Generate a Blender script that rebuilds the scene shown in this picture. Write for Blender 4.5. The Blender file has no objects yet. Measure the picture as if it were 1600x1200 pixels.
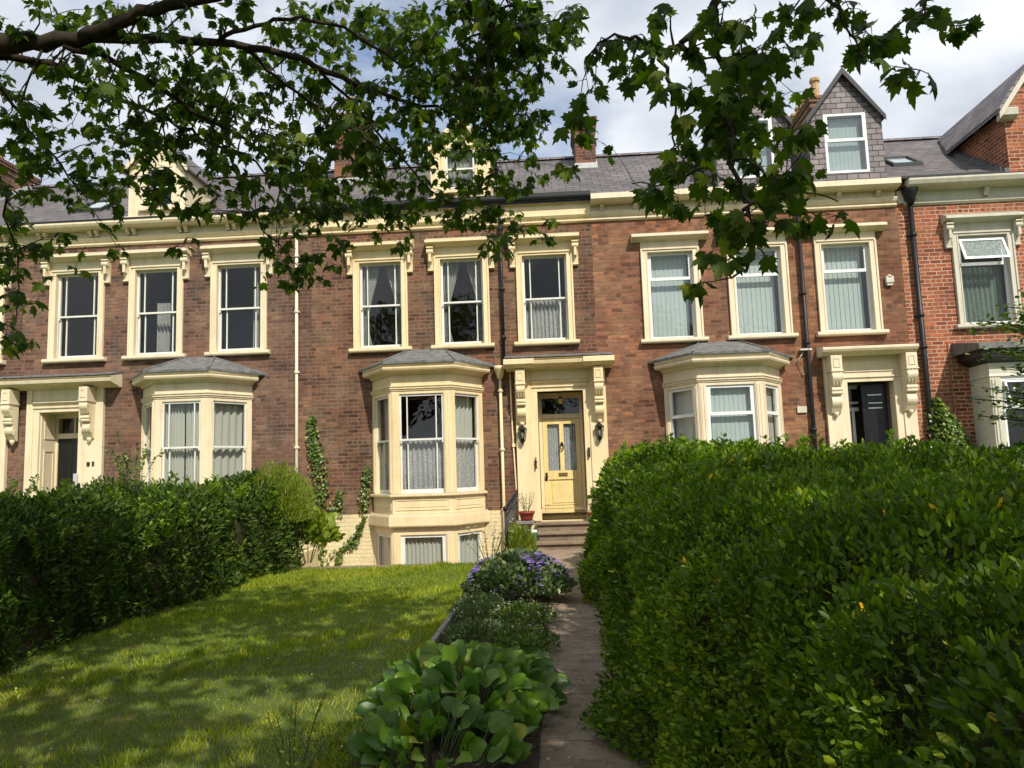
import bpy, math, random
import numpy as np
from mathutils import Vector, Matrix

random.seed(7); RNG = np.random.default_rng(11)
R = math.radians
sc = bpy.context.scene
COL = sc.collection

# ------------------------------------------------------------------ camera
YAW, PITCH, ROLL = -0.05664601, 0.11410003, -0.03199383
CAM = np.array([0.0, -17.0, 1.5]); FPX = 1200.0
cy, sy, cp, sp = math.cos(YAW), math.sin(YAW), math.cos(PITCH), math.sin(PITCH)
FW = np.array([sy*cp, cy*cp, sp]); RT0 = np.array([cy, -sy, 0.0]); UP0 = np.cross(RT0, FW)
RT = math.cos(ROLL)*RT0 + math.sin(ROLL)*UP0
UP = -math.sin(ROLL)*RT0 + math.cos(ROLL)*UP0
camd = bpy.data.cameras.new('camera'); cam = bpy.data.objects.new('camera', camd); COL.objects.link(cam)
camd.sensor_fit = 'HORIZONTAL'; camd.sensor_width = 36; camd.lens = 36*FPX/1600.0
camd.clip_start = 0.05; camd.clip_end = 1500
m = Matrix(((RT[0], UP[0], -FW[0], CAM[0]), (RT[1], UP[1], -FW[1], CAM[1]), (RT[2], UP[2], -FW[2], CAM[2]), (0, 0, 0, 1)))
cam.matrix_world = m
sc.camera = cam

# ------------------------------------------------------------------ sky and sun
SUN = Vector((0.50, -1.0, 1.13)).normalized()
EL = math.asin(SUN.z)
w = bpy.data.worlds.new('World'); sc.world = w; w.use_nodes = True
nt = w.node_tree; nt.nodes.clear()
def N(nt, t, **k):
    n = nt.nodes.new(t)
    for a, b in k.items(): setattr(n, a, b)
    return n
L = nt.links.new
out = N(nt, 'ShaderNodeOutputWorld'); bg = N(nt, 'ShaderNodeBackground'); bg.inputs[1].default_value = 0.15
sky = N(nt, 'ShaderNodeTexSky', sky_type='NISHITA', sun_disc=False)
sky.sun_elevation = EL; sky.sun_rotation = math.atan2(SUN.x, SUN.y); sky.air_density = 1.0; sky.dust_density = 1.5
tc = N(nt, 'ShaderNodeTexCoord'); mp = N(nt, 'ShaderNodeMapping'); mp.inputs['Scale'].default_value = (1.6, 1.6, 3.2)
mp.inputs['Location'].default_value = (0.35, 0.2, 0.1)
n1 = N(nt, 'ShaderNodeTexNoise'); n1.inputs['Scale'].default_value = 1.7; n1.inputs['Detail'].default_value = 8; n1.inputs['Roughness'].default_value = 0.55
n2 = N(nt, 'ShaderNodeTexNoise'); n2.inputs['Scale'].default_value = 2.6; n2.inputs['Detail'].default_value = 5
cr = N(nt, 'ShaderNodeValToRGB'); cr.color_ramp.elements[0].position = 0.30; cr.color_ramp.elements[1].position = 0.48
cc = N(nt, 'ShaderNodeValToRGB'); cc.color_ramp.elements[0].position = 0.36; cc.color_ramp.elements[1].position = 0.64
cc.color_ramp.elements[0].color = (3.3, 3.65, 4.25, 1); cc.color_ramp.elements[1].color = (5.8, 6.0, 6.3, 1)
mx = N(nt, 'ShaderNodeMixRGB')
L(tc.outputs['Generated'], mp.inputs[0]); L(mp.outputs[0], n1.inputs[0]); L(mp.outputs[0], n2.inputs[0])
L(n1.outputs[0], cr.inputs[0]); L(n2.outputs[0], cc.inputs[0])
L(cr.outputs[0], mx.inputs[0]); L(sky.outputs[0], mx.inputs[1]); L(cc.outputs[0], mx.inputs[2])
L(mx.outputs[0], bg.inputs[0]); L(bg.outputs[0], out.inputs[0])

sd = bpy.data.lights.new('sun', 'SUN'); sd.energy = 4.2; sd.angle = R(0.5); sd.color = (1.0, 0.93, 0.82)
so = bpy.data.objects.new('sun', sd); COL.objects.link(so)
so.rotation_euler = (-SUN).to_track_quat('-Z', 'Y').to_euler()
so.location = (20, -40, 40)

sc.view_settings.view_transform = 'Standard'; sc.view_settings.look = 'None'
sc.view_settings.exposure = 0.2; sc.view_settings.gamma = 1.0
sc.render.engine = 'CYCLES'
sc.cycles.max_bounces = 6; sc.cycles.transparent_max_bounces = 12; sc.cycles.diffuse_bounces = 3
sc.cycles.glossy_bounces = 3; sc.cycles.transmission_bounces = 4
sc.cycles.caustics_reflective = False; sc.cycles.caustics_refractive = False
sc.render.resolution_x = 1024; sc.render.resolution_y = 768

def ray(px, py, d):
    """A point seen at source-photo pixel (px,py), d metres along the view axis."""
    return CAM + d*(FW + RT*(px-800)/FPX - UP*(py-600)/FPX)

# ------------------------------------------------------------------ materials
def mat(name):
    m = bpy.data.materials.new(name); m.use_nodes = True; nt = m.node_tree
    b = nt.nodes['Principled BSDF']; return m, nt, b
def mixrgb(nt, a, b, fac, mode='MIX'):
    n = N(nt, 'ShaderNodeMixRGB', blend_type=mode)
    for i, v in ((0, fac), (1, a), (2, b)):
        if hasattr(v, 'links') or isinstance(v, bpy.types.NodeSocket): nt.links.new(v, n.inputs[i])
        else: n.inputs[i].default_value = v if i == 0 else (*v, 1) if len(v) == 3 else v
    return n.outputs[0]
def ramp(nt, src, stops):
    n = N(nt, 'ShaderNodeValToRGB'); e = n.color_ramp.elements
    while len(e) < len(stops): e.new(0.5)
    for k, (p, c) in enumerate(stops):
        e[k].position = p; e[k].color = (*c, 1) if not isinstance(c, (int, float)) else (c, c, c, 1)
    nt.links.new(src, n.inputs[0]); return n.outputs[0]
def noise(nt, vec, scale, detail=4, rough=0.5, sc3=None):
    if sc3:
        mp = N(nt, 'ShaderNodeMapping'); mp.inputs['Scale'].default_value = sc3; nt.links.new(vec, mp.inputs[0]); vec = mp.outputs[0]
    n = N(nt, 'ShaderNodeTexNoise'); n.inputs['Scale'].default_value = scale; n.inputs['Detail'].default_value = detail
    n.inputs['Roughness'].default_value = rough; nt.links.new(vec, n.inputs[0]); return n.outputs[0]
def coord(nt): return N(nt, 'ShaderNodeTexCoord').outputs['Object']
def bump(nt, b, h, strength=0.5, dist=0.01):
    n = N(nt, 'ShaderNodeBump'); n.inputs['Strength'].default_value = strength; n.inputs['Distance'].default_value = dist
    nt.links.new(h, n.inputs['Height']); nt.links.new(n.outputs[0], b.inputs['Normal'])

def brick_mat(name, c1, c2, c3, mortar, soot=0.4, msize=0.009, mcontrast=1.0, paint=None):
    m, nt, b = mat(name); l = nt.links.new
    co = coord(nt); sx = N(nt, 'ShaderNodeSeparateXYZ'); l(co, sx.inputs[0])
    # gently warp so that courses are not ruler straight
    wn = noise(nt, co, 3.0, 2); 
    wa = N(nt, 'ShaderNodeMath', operation='MULTIPLY_ADD'); l(wn, wa.inputs[0]); wa.inputs[1].default_value = 0.02; l(sx.outputs[2], wa.inputs[2])
    u = N(nt, 'ShaderNodeMath', operation='ADD'); l(sx.outputs[0], u.inputs[0]); l(sx.outputs[1], u.inputs[1])
    cb = N(nt, 'ShaderNodeCombineXYZ'); l(u.outputs[0], cb.inputs[0]); l(wa.outputs[0], cb.inputs[1])
    H = 0.086
    def br(wd, off):
        n = N(nt, 'ShaderNodeTexBrick'); n.offset = off; n.offset_frequency = 2
        n.inputs['Scale'].default_value = 1; n.inputs['Brick Width'].default_value = wd; n.inputs['Row Height'].default_value = H
        n.inputs['Mortar Size'].default_value = msize; n.inputs['Mortar Smooth'].default_value = 0.25
        n.inputs['Color1'].default_value = (0, 0, 0, 1); n.inputs['Color2'].default_value = (1, 1, 1, 1); n.inputs['Mortar'].default_value = (0.5, 0.5, 0.5, 1)
        l(cb.outputs[0], n.inputs[0]); return n
    A = br(0.24, 0.5); B = br(0.12, 0.25)
    dv = N(nt, 'ShaderNodeMath', operation='DIVIDE'); l(wa.outputs[0], dv.inputs[0]); dv.inputs[1].default_value = H
    fl = N(nt, 'ShaderNodeMath', operation='FLOOR'); l(dv.outputs[0], fl.inputs[0])
    ad = N(nt, 'ShaderNodeMath', operation='ADD'); l(fl.outputs[0], ad.inputs[0]); ad.inputs[1].default_value = 1000
    md = N(nt, 'ShaderNodeMath', operation='MODULO'); l(ad.outputs[0], md.inputs[0]); md.inputs[1].default_value = 6
    lt = N(nt, 'ShaderNodeMath', operation='LESS_THAN'); l(md.outputs[0], lt.inputs[0]); lt.inputs[1].default_value = 0.5
    tint = mixrgb(nt, A.outputs[0], B.outputs[0], lt.outputs[0]); fac = mixrgb(nt, A.outputs[1], B.outputs[1], lt.outputs[0])
    pt = noise(nt, co, 1.1, 3, 0.5)
    c2b = mixrgb(nt, c2, c3, ramp(nt, pt, [(0.38, 0.0), (0.62, 0.9)]))
    col = ramp(nt, tint, [(0.0, (.5, .5, .55)), (0.15, (.8, .8, .82)), (0.5, (1, 1, 1)), (0.85, (1.2, 1.15, 1.1)), (1.0, (1.45, 1.3, 1.2))]); col = mixrgb(nt, c2b, col, 1.0, 'MULTIPLY')
    col = mixrgb(nt, col, c1, ramp(nt, noise(nt, co, 2.1, 3, 0.5), [(0.52, 0.0), (0.66, 0.55)]))
    fine = noise(nt, co, 38, 5, 0.7)
    col = mixrgb(nt, col, ramp(nt, fine, [(0.3, 0.55), (0.7, 1.35)]), 0.75, 'MULTIPLY')
    big = noise(nt, co, 0.5, 6, 0.65, (1, 1, .55))
    col = mixrgb(nt, col, ramp(nt, big, [(0.33, (0.5, 0.49, 0.52)), (0.48, (1, 1, 1)), (0.66, (1.25, 1.0, 0.85))]), min(1, soot*1.3), 'MULTIPLY')
    mid = noise(nt, co, 4.5, 4, 0.6, (1, 1, 2.2))
    col = mixrgb(nt, col, ramp(nt, mid, [(0.36, (0.5, 0.48, 0.5)), (0.55, (1, 1, 1))]), soot*0.9, 'MULTIPLY')
    mort = mixrgb(nt, mortar, tuple(x*0.6 for x in mortar), ramp(nt, noise(nt, co, 1.7, 4), [(0.4, 0.0), (0.65, 1.0)]))
    mf = N(nt, 'ShaderNodeMath', operation='MULTIPLY'); l(fac, mf.inputs[0]); mf.inputs[1].default_value = mcontrast
    if paint:
        pcol = mixrgb(nt, paint, tuple(x*0.72 for x in paint), ramp(nt, noise(nt, co, 3.0, 6, 0.65, (1, 1, 0.6)), [(0.45, 0.0), (0.75, 0.8)]))
        col = mixrgb(nt, pcol, tuple(x*0.9 for x in paint), mf.outputs[0])
    else:
        col = mixrgb(nt, col, mort, mf.outputs[0])
    l(col, b.inputs['Base Color']); b.inputs['Roughness'].default_value = 0.9; b.inputs['Specular IOR Level'].default_value = 0.2
    inv = N(nt, 'ShaderNodeMath', operation='MULTIPLY_ADD'); l(fac, inv.inputs[0]); inv.inputs[1].default_value = -1.0; l(fine, inv.inputs[2])
    bump(nt, b, inv.outputs[0], 0.85, 0.015)
    return m

def paint_mat(name, c, dirt=0.35, rough=0.55, dirtcol=(0.32, 0.28, 0.2), flake=0.0):
    m, nt, b = mat(name); l = nt.links.new; co = coord(nt)
    st = noise(nt, co, 2.2, 7, 0.7, (2.2, 2.2, 0.5)); sp_ = noise(nt, co, 21, 5, 0.7)
    col = mixrgb(nt, c, tuple(x*y for x, y in zip(c, (0.82, 0.79, 0.7))), ramp(nt, st, [(0.45, 0.0), (0.75, 1.0)]))
    col = mixrgb(nt, col, dirtcol, ramp(nt, sp_, [(0.58, 0.0), (0.74, dirt)]))
    col = mixrgb(nt, col, (0.3, 0.29, 0.23), ramp(nt, noise(nt, co, 0.9, 6, 0.7), [(0.56, 0.0), (0.78, 0.25)]))
    geo = N(nt, 'ShaderNodeNewGeometry')
    sxyz = N(nt, 'ShaderNodeSeparateXYZ'); l(geo.outputs['Normal'], sxyz.inputs[0])
    upf = ramp(nt, sxyz.outputs[2], [(0.5, 0.0), (0.8, 1.0)])     # grime lies on the ledges
    upn = N(nt, 'ShaderNodeMath', operation='MULTIPLY'); l(upf, upn.inputs[0]); upn.inputs[1].default_value = 0.55
    col = mixrgb(nt, col, (0.22, 0.21, 0.16), upn.outputs[0])
    if flake:
        fk = noise(nt, co, 9, 6, 0.75); col = mixrgb(nt, col, (0.3, 0.26, 0.2), ramp(nt, fk, [(0.62, 0.0), (0.66, flake)]))
    l(col, b.inputs['Base Color']); b.inputs['Roughness'].default_value = rough; b.inputs['Specular IOR Level'].default_value = 0.3
    bump(nt, b, sp_, 0.12, 0.004)
    return m

def plain(name, c, rough=0.6, metal=0.0, var=0.25, scale=9, spec=0.4):
    m, nt, b = mat(name); co = coord(nt)
    col = mixrgb(nt, c, tuple(x*(1-var) for x in c), ramp(nt, noise(nt, co, scale, 5, 0.6), [(0.35, 0.0), (0.7, 1.0)]))
    nt.links.new(col, b.inputs['Base Color']); b.inputs['Roughness'].default_value = rough; b.inputs['Metallic'].default_value = metal
    b.inputs['Specular IOR Level'].default_value = spec
    return m

def slate_mat(name, c1, c2, rowh, wd, lich=0.3):
    m, nt, b = mat(name); l = nt.links.new; co = coord(nt)
    sx = N(nt, 'ShaderNodeSeparateXYZ'); l(co, sx.inputs[0])
    u = N(nt, 'ShaderNodeMath', operation='ADD'); l(sx.outputs[0], u.inputs[0])
    u2 = N(nt, 'ShaderNodeMath', operation='MULTIPLY'); l(sx.outputs[1], u2.inputs[0]); u2.inputs[1].default_value = 0.0 if name.startswith('roof') else 1.0
    l(u2.outputs[0], u.inputs[1])
    cb = N(nt, 'ShaderNodeCombineXYZ'); l(u.outputs[0], cb.inputs[0]); l(sx.outputs[2], cb.inputs[1])
    n = N(nt, 'ShaderNodeTexBrick'); n.inputs['Scale'].default_value = 1; n.inputs['Brick Width'].default_value = wd; n.inputs['Row Height'].default_value = rowh
    n.inputs['Mortar Size'].default_value = 0.010; n.inputs['Mortar Smooth'].default_value = 0.2
    n.inputs['Color1'].default_value = (*c1, 1); n.inputs['Color2'].default_value = (*c2, 1); n.inputs['Mortar'].default_value = (0.03, 0.03, 0.035, 1)
    l(cb.outputs[0], n.inputs[0])
    col = mixrgb(nt, n.outputs[0], ramp(nt, noise(nt, co, 1.3, 5, 0.6), [(0.35, 0.65), (0.65, 1.2)]), 0.6, 'MULTIPLY')
    col = mixrgb(nt, col, (0.2, 0.19, 0.15), ramp(nt, noise(nt, co, 7, 6, 0.75), [(0.58, 0.0), (0.75, lich)]))
    l(col, b.inputs['Base Color']); b.inputs['Roughness'].default_value = 0.7
    # each slate tips up towards its lower edge
    dv = N(nt, 'ShaderNodeMath', operation='DIVIDE'); l(sx.outputs[2], dv.inputs[0]); dv.inputs[1].default_value = rowh
    fr = N(nt, 'ShaderNodeMath', operation='FRACT'); l(dv.outputs[0], fr.inputs[0])
    ad = N(nt, 'ShaderNodeMath', operation='MULTIPLY_ADD'); l(fr.outputs[0], ad.inputs[0]); ad.inputs[1].default_value = -1.0; l(n.outputs[1], ad.inputs[2])
    bump(nt, b, ad.outputs[0], 0.9, 0.02)
    return m

def glass_mat(name, tint=(0.9, 0.94, 0.93), refl=1.0):
    m, nt, b = mat(name); l = nt.links.new; nt.nodes.remove(b)
    o = nt.nodes['Material Output']
    t = N(nt, 'ShaderNodeBsdfTransparent'); t.inputs[0].default_value = (*tint, 1)
    g = N(nt, 'ShaderNodeBsdfGlossy'); g.inputs['Roughness'].default_value = 0.015; g.inputs['Color'].default_value = (0.97, 0.98, 0.95, 1)
    lw = N(nt, 'ShaderNodeLayerWeight'); lw.inputs[0].default_value = 0.5
    bp = N(nt, 'ShaderNodeBump'); bp.inputs['Strength'].default_value = 0.25; bp.inputs['Distance'].default_value = 0.02
    l(noise(nt, coord(nt), 2.3, 2), bp.inputs['Height']); l(bp.outputs[0], g.inputs['Normal'])
    pw = N(nt, 'ShaderNodeMath', operation='POWER'); l(lw.outputs['Facing'], pw.inputs[0]); pw.inputs[1].default_value = 4.0
    k = N(nt, 'ShaderNodeMath', operation='MULTIPLY_ADD'); l(pw.outputs[0], k.inputs[0]); k.inputs[1].default_value = 0.8; k.inputs[2].default_value = 0.055*refl; k.use_clamp = True
    mxs = N(nt, 'ShaderNodeMixShader'); l(k.outputs[0], mxs.inputs[0]); l(t.outputs[0], mxs.inputs[1]); l(g.outputs[0], mxs.inputs[2]); l(mxs.outputs[0], o.inputs[0])
    return m

def cloth_mat(name, c, lace=0.0, trans=0.35):
    m, nt, b = mat(name); l = nt.links.new; co = coord(nt); nt.nodes.remove(b); o = nt.nodes['Material Output']
    d = N(nt, 'ShaderNodeBsdfDiffuse'); tr = N(nt, 'ShaderNodeBsdfTranslucent')
    col = mixrgb(nt, c, tuple(x*0.85 for x in c), noise(nt, co, 12, 3))
    l(col, d.inputs[0]); l(col, tr.inputs[0])
    a = N(nt, 'ShaderNodeMixShader'); a.inputs[0].default_value = trans; l(d.outputs[0], a.inputs[1]); l(tr.outputs[0], a.inputs[2])
    last = a.outputs[0]
    if lace:
        v = N(nt, 'ShaderNodeTexVoronoi'); v.inputs['Scale'].default_value = 34; l(co, v.inputs[0])
        f = ramp(nt, v.outputs['Distance'], [(0.25, 0.0), (0.45, lace)])
        tp = N(nt, 'ShaderNodeBsdfTransparent'); mm = N(nt, 'ShaderNodeMixShader'); l(f, mm.inputs[0]); l(last, mm.inputs[1]); l(tp.outputs[0], mm.inputs[2]); last = mm.outputs[0]
    l(last, o.inputs[0]); return m

def leaf_mat(name, stops, trans=0.35, rough=0.45, spec=0.4, gain=1.0):
    """Leaf colour varies leaf by leaf through the per-face random attribute."""
    m, nt, b = mat(name); l = nt.links.new; o = nt.nodes['Material Output']
    at = N(nt, 'ShaderNodeAttribute', attribute_name='rnd')
    col = ramp(nt, at.outputs['Fac'], stops)
    col = mixrgb(nt, col, ramp(nt, noise(nt, coord(nt), 0.9, 3), [(0.35, 0.75), (0.65, 1.25)]), 0.6, 'MULTIPLY')
    l(col, b.inputs['Base Color']); b.inputs['Roughness'].default_value = rough; b.inputs['Specular IOR Level'].default_value = spec
    tr = N(nt, 'ShaderNodeBsdfTranslucent'); tcol = mixrgb(nt, col, (1.5, 1.9, 0.5), 1.0, 'MULTIPLY'); l(tcol, tr.inputs[0])
    mxs = N(nt, 'ShaderNodeMixShader'); mxs.inputs[0].default_value = trans; l(b.outputs[0], mxs.inputs[1]); l(tr.outputs[0], mxs.inputs[2]); l(mxs.outputs[0], o.inputs[0])
    return m

M = {}
M['brick1'] = brick_mat('brown red brick', (0.075, 0.052, 0.045), (0.175, 0.09, 0.064), (0.24, 0.155, 0.105), (0.27, 0.2, 0.15), 0.55, 0.009, 0.8)
M['brick2'] = brick_mat('dark red brick', (0.07, 0.05, 0.04), (0.19, 0.083, 0.052), (0.225, 0.145, 0.09), (0.29, 0.22, 0.15), 0.6, 0.009, 0.8)
M['brick3'] = brick_mat('orange brown brick', (0.13, 0.052, 0.032), (0.25, 0.112, 0.068), (0.32, 0.18, 0.105), (0.3, 0.2, 0.13), 0.6, 0.008, 0.6)
M['brick4'] = brick_mat('cleaned orange brick', (0.19, 0.06, 0.032), (0.33, 0.095, 0.048), (0.40, 0.15, 0.07), (0.55, 0.38, 0.28), 0.3, 0.012, 1.0)
M['paintbrick'] = brick_mat('cream painted brick', (0.5, 0.4, 0.2), (0.6, 0.5, 0.3), (0.6, 0.5, 0.3), (0.5, 0.4, 0.3), 0.2, 0.008, 0.5, paint=(0.76, 0.64, 0.38))
M['cream1'] = paint_mat('pale cream paint', (0.78, 0.68, 0.48), 0.4)
M['cream2'] = paint_mat('yellow cream paint', (0.82, 0.67, 0.41), 0.4, flake=0.15)
M['cream3'] = paint_mat('peach cream paint', (0.8, 0.68, 0.5), 0.2)
M['white4'] = paint_mat('grey white stone paint', (0.6, 0.57, 0.48), 0.4)
M['door2'] = paint_mat('primrose gloss paint', (0.84, 0.67, 0.30), 0.1, 0.3)
M['olive'] = paint_mat('pale green door paint', (0.42, 0.44, 0.24), 0.2, 0.4)
M['white'] = paint_mat('white window paint', (0.76, 0.76, 0.72), 0.2, 0.4, flake=0.1)
M['upvc'] = plain('white upvc', (0.78, 0.8, 0.8), 0.35, 0, 0.06)
M['blackdoor'] = plain('black gloss door', (0.012, 0.012, 0.013), 0.25, 0, 0.2)
M['black'] = plain('black iron', (0.018, 0.018, 0.02), 0.45, 0.2, 0.3)
M['gutter'] = plain('black gutter', (0.02, 0.022, 0.024), 0.5)
M['steel'] = plain('brushed steel', (0.6, 0.6, 0.6), 0.3, 0.9)
M['brass'] = plain('old brass', (0.45, 0.3, 0.1), 0.35, 0.9)
M['lead'] = plain('weathered lead', (0.19, 0.19, 0.185), 0.7, 0.0, 0.6, 8)
M['stone'] = plain('worn sandstone', (0.27, 0.2, 0.135), 0.9, 0, 0.45, 6)
M['slate'] = slate_mat('roof slate', (0.095, 0.085, 0.087), (0.155, 0.133, 0.128), 0.14, 0.34)
M['slate3'] = slate_mat('hung slate', (0.12, 0.105, 0.11), (0.23, 0.195, 0.195), 0.13, 0.24, 0.2)
M['pot'] = plain('buff chimney pot', (0.55, 0.36, 0.17), 0.85, 0, 0.45, 7)
M['terracotta'] = plain('red plastic pot', (0.3, 0.05, 0.035), 0.5, 0, 0.3)
M['greypot'] = plain('grey fluted stone', (0.26, 0.25, 0.22), 0.8, 0, 0.4)
M['green'] = plain('green plastic', (0.03, 0.22, 0.13), 0.4)
M['palegrey'] = plain('pale grey plastic', (0.55, 0.57, 0.57), 0.45)
M['cream_plastic'] = plain('cream plastic', (0.66, 0.62, 0.52), 0.45)
M['glass'] = glass_mat('window glass')
M['glassd'] = glass_mat('sky lit dormer glass', (0.85, 0.95, 0.95), 4.5)
M['glass3'] = glass_mat('bright window glass', (0.85, 0.92, 0.92), 1.5)
M['frost'] = cloth_mat('patterned obscure glass', (0.5, 0.58, 0.56), 0.5, 0.2)
M['lampglass'] = glass_mat('lantern glass', (0.7, 0.75, 0.75), 2)
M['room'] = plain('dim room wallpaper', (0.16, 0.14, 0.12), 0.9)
M['curtain'] = cloth_mat('cream curtain', (0.72, 0.7, 0.62))
M['net'] = cloth_mat('sheer net curtain', (0.62, 0.62, 0.58), 0.35)
M['lace'] = cloth_mat('white lace', (0.82, 0.8, 0.79), 0.4)
M['greennet'] = cloth_mat('greenish net curtain', (0.3, 0.37, 0.3), 0.3)
M['blind'] = cloth_mat('pale vertical blind', (0.76, 0.79, 0.75), 0, 0.3)
M['red'] = plain('red cloth', (0.25, 0.03, 0.02), 0.8)
M['wood'] = plain('brown wood', (0.22, 0.12, 0.06), 0.6)
M['bark'] = plain('dark bark', (0.055, 0.043, 0.033), 0.9, 0, 0.5, 25, 0.1)
M['core_stem'] = plain('dark hedge core and ivy stem', (0.05, 0.045, 0.02), 0.9, 0, 0.5, 20, 0.1)
M['stem'] = plain('green stem', (0.1, 0.14, 0.04), 0.7)

# ------------------------------------------------------------------ mesh builder
class MB:
    def __init__(s): s.v = []; s.f = []; s.mi = []; s.mats = []; s.cur = 0; s.sm = False; s.smf = []
    def m(s, key):
        if key not in s.mats: s.mats.append(key)
        s.cur = s.mats.index(key); return s
    def face(s, idx): s.f.append(tuple(idx)); s.mi.append(s.cur); s.smf.append(s.sm)
    def add(s, pts, faces):
        o = len(s.v); s.v += [tuple(map(float, p)) for p in pts]
        for f in faces: s.face([o+i for i in f])
        return s
    def quad(s, *p): return s.add(p, [range(len(p))])
    def box(s, x0, x1, y0, y1, z0, z1, T=None):
        p = [(x0, y0, z0), (x1, y0, z0), (x1, y1, z0), (x0, y1, z0), (x0, y0, z1), (x1, y0, z1), (x1, y1, z1), (x0, y1, z1)]
        if T: p = [T(*q) for q in p]
        return s.add(p, [(0, 3, 2, 1), (4, 5, 6, 7), (0, 1, 5, 4), (1, 2, 6, 5), (2, 3, 7, 6), (3, 0, 4, 7)])
    def prism(s, poly, a0, a1, F):
        """poly of 2D points; F(p,q,a) -> 3D"""
        n = len(poly); pts = [F(p, q, a0) for p, q in poly] + [F(p, q, a1) for p, q in poly]
        fs = [tuple(range(n))[::-1], tuple(range(n, 2*n))] + [(i, (i+1) % n, n+(i+1) % n, n+i) for i in range(n)]
        return s.add(pts, fs)
    def extx(s, prof, x0, x1): return s.prism(prof, x0, x1, lambda y, z, a: (a, y, z))       # profile (y,z) run along x
    def exty(s, prof, y0, y1): return s.prism(prof, y0, y1, lambda x, z, a: (x, a, z))       # profile (x,z) run along y
    def sweep(s, path, prof, close_ends=True):
        """profile (outward offset n, z) swept along plan polyline with mitred corners; outward = right of travel"""
        P = [np.array(p, float) for p in path]; n = len(P); rings = []
        for i in range(n):
            def nor(a, b): d = (b-a)/np.linalg.norm(b-a); return np.array([d[1], -d[0]])
            if i == 0: o = nor(P[0], P[1])
            elif i == n-1: o = nor(P[-2], P[-1])
            else:
                a, b = nor(P[i-1], P[i]), nor(P[i], P[i+1]); o = (a+b); o /= (1+a@b)
            rings.append([(P[i][0]+o[0]*u, P[i][1]+o[1]*u, z) for u, z in prof])
        k = len(prof); base = len(s.v)
        for r in rings: s.v += [tuple(map(float, q)) for q in r]
        for i in range(n-1):
            for j in range(k):
                a, b = base+i*k+j, base+i*k+(j+1) % k; s.face((a, b, b+k, a+k))
        if close_ends: s.face([base+j for j in range(k)]); s.face([base+(n-1)*k+j for j in range(k)][::-1])
        return s
    def tube(s, pts, rad, seg=8, cap=True):
        pts = [np.array(p, float) for p in pts]; n = len(pts)
        if not hasattr(rad, '__len__'): rad = [rad]*n
        base = len(s.v); ref = None
        for i, p in enumerate(pts):
            d = pts[min(i+1, n-1)]-pts[max(i-1, 0)]; d = d/(np.linalg.norm(d)+1e-9)
            if ref is None: ref = np.array([0, 0, 1.0]) if abs(d[2]) < 0.9 else np.array([1.0, 0, 0])
            a = np.cross(d, ref); a /= np.linalg.norm(a); b = np.cross(d, a); ref = np.cross(a, d) if False else ref
            for k in range(seg):
                t = 2*math.pi*k/seg; q = p+rad[i]*(math.cos(t)*a+math.sin(t)*b); s.v.append(tuple(map(float, q)))
        old = s.sm; s.sm = True
        for i in range(n-1):
            for k in range(seg):
                a0 = base+i*seg+k; a1 = base+i*seg+(k+1) % seg; s.face((a0, a1, a1+seg, a0+seg))
        s.sm = old
        if cap: s.face([base+k for k in range(seg)][::-1]); s.face([base+(n-1)*seg+k for k in range(seg)])
        return s
    def lathe(s, c, prof, seg=16, smooth=True, flut=0.0):
        base = len(s.v); old = s.sm; s.sm = smooth
        for r, z in prof:
            for k in range(seg):
                t = 2*math.pi*k/seg; rr = r*(1-flut*(k % 2)); s.v.append((c[0]+rr*math.cos(t), c[1]+rr*math.sin(t), c[2]+z))
        for i in range(len(prof)-1):
            for k in range(seg):
                a0 = base+i*seg+k; a1 = base+i*seg+(k+1) % seg; s.face((a0, a1, a1+seg, a0+seg))
        s.face([base+k for k in range(seg)][::-1]); s.face([base+(len(prof)-1)*seg+k for k in range(seg)]); s.sm = old
        return s

ORG = {}
def mesh_obj(name, me, parent=None, label=None):
    o = bpy.data.objects.new(name, me); COL.objects.link(o)
    if parent: o.parent = parent
    if label: o['label'] = label
    return o
def tag(o, label, cat, group=None):
    o['label'] = label; o['category'] = cat
    if group: o['group'] = group
    return o
def thing(name, label, cat, loc, group=None):
    o = bpy.data.objects.new(name, None); COL.objects.link(o); o.location = loc; o.empty_display_size = 0.3
    ORG[o.name] = np.array(loc, float); return tag(o, label, cat, group)
def part(name, mb, mats, parent=None, label=None, org=None, bevel=0):
    if isinstance(mats, str): mats = [mats]
    keys = mb.mats if mb.mats else mats
    og = ORG[parent.name] if parent else (np.array(org, float) if org is not None else np.zeros(3))
    me = bpy.data.meshes.new(name)
    me.from_pydata([tuple(np.array(v)-og) for v in mb.v], [], mb.f)
    for k in keys: me.materials.append(M[k])
    if mb.mats: me.polygons.foreach_set('material_index', mb.mi)
    me.polygons.foreach_set('use_smooth', mb.smf)
    me.validate(); me.update()
    o = mesh_obj(name, me, parent, label); ORG[o.name] = og
    if not parent: o.location = og
    if bevel:
        bv = o.modifiers.new('bevel', 'BEVEL'); bv.width = bevel; bv.segments = 2; bv.limit_method = 'ANGLE'
    return o
def structure(o): o['kind'] = 'structure'; return o

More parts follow.
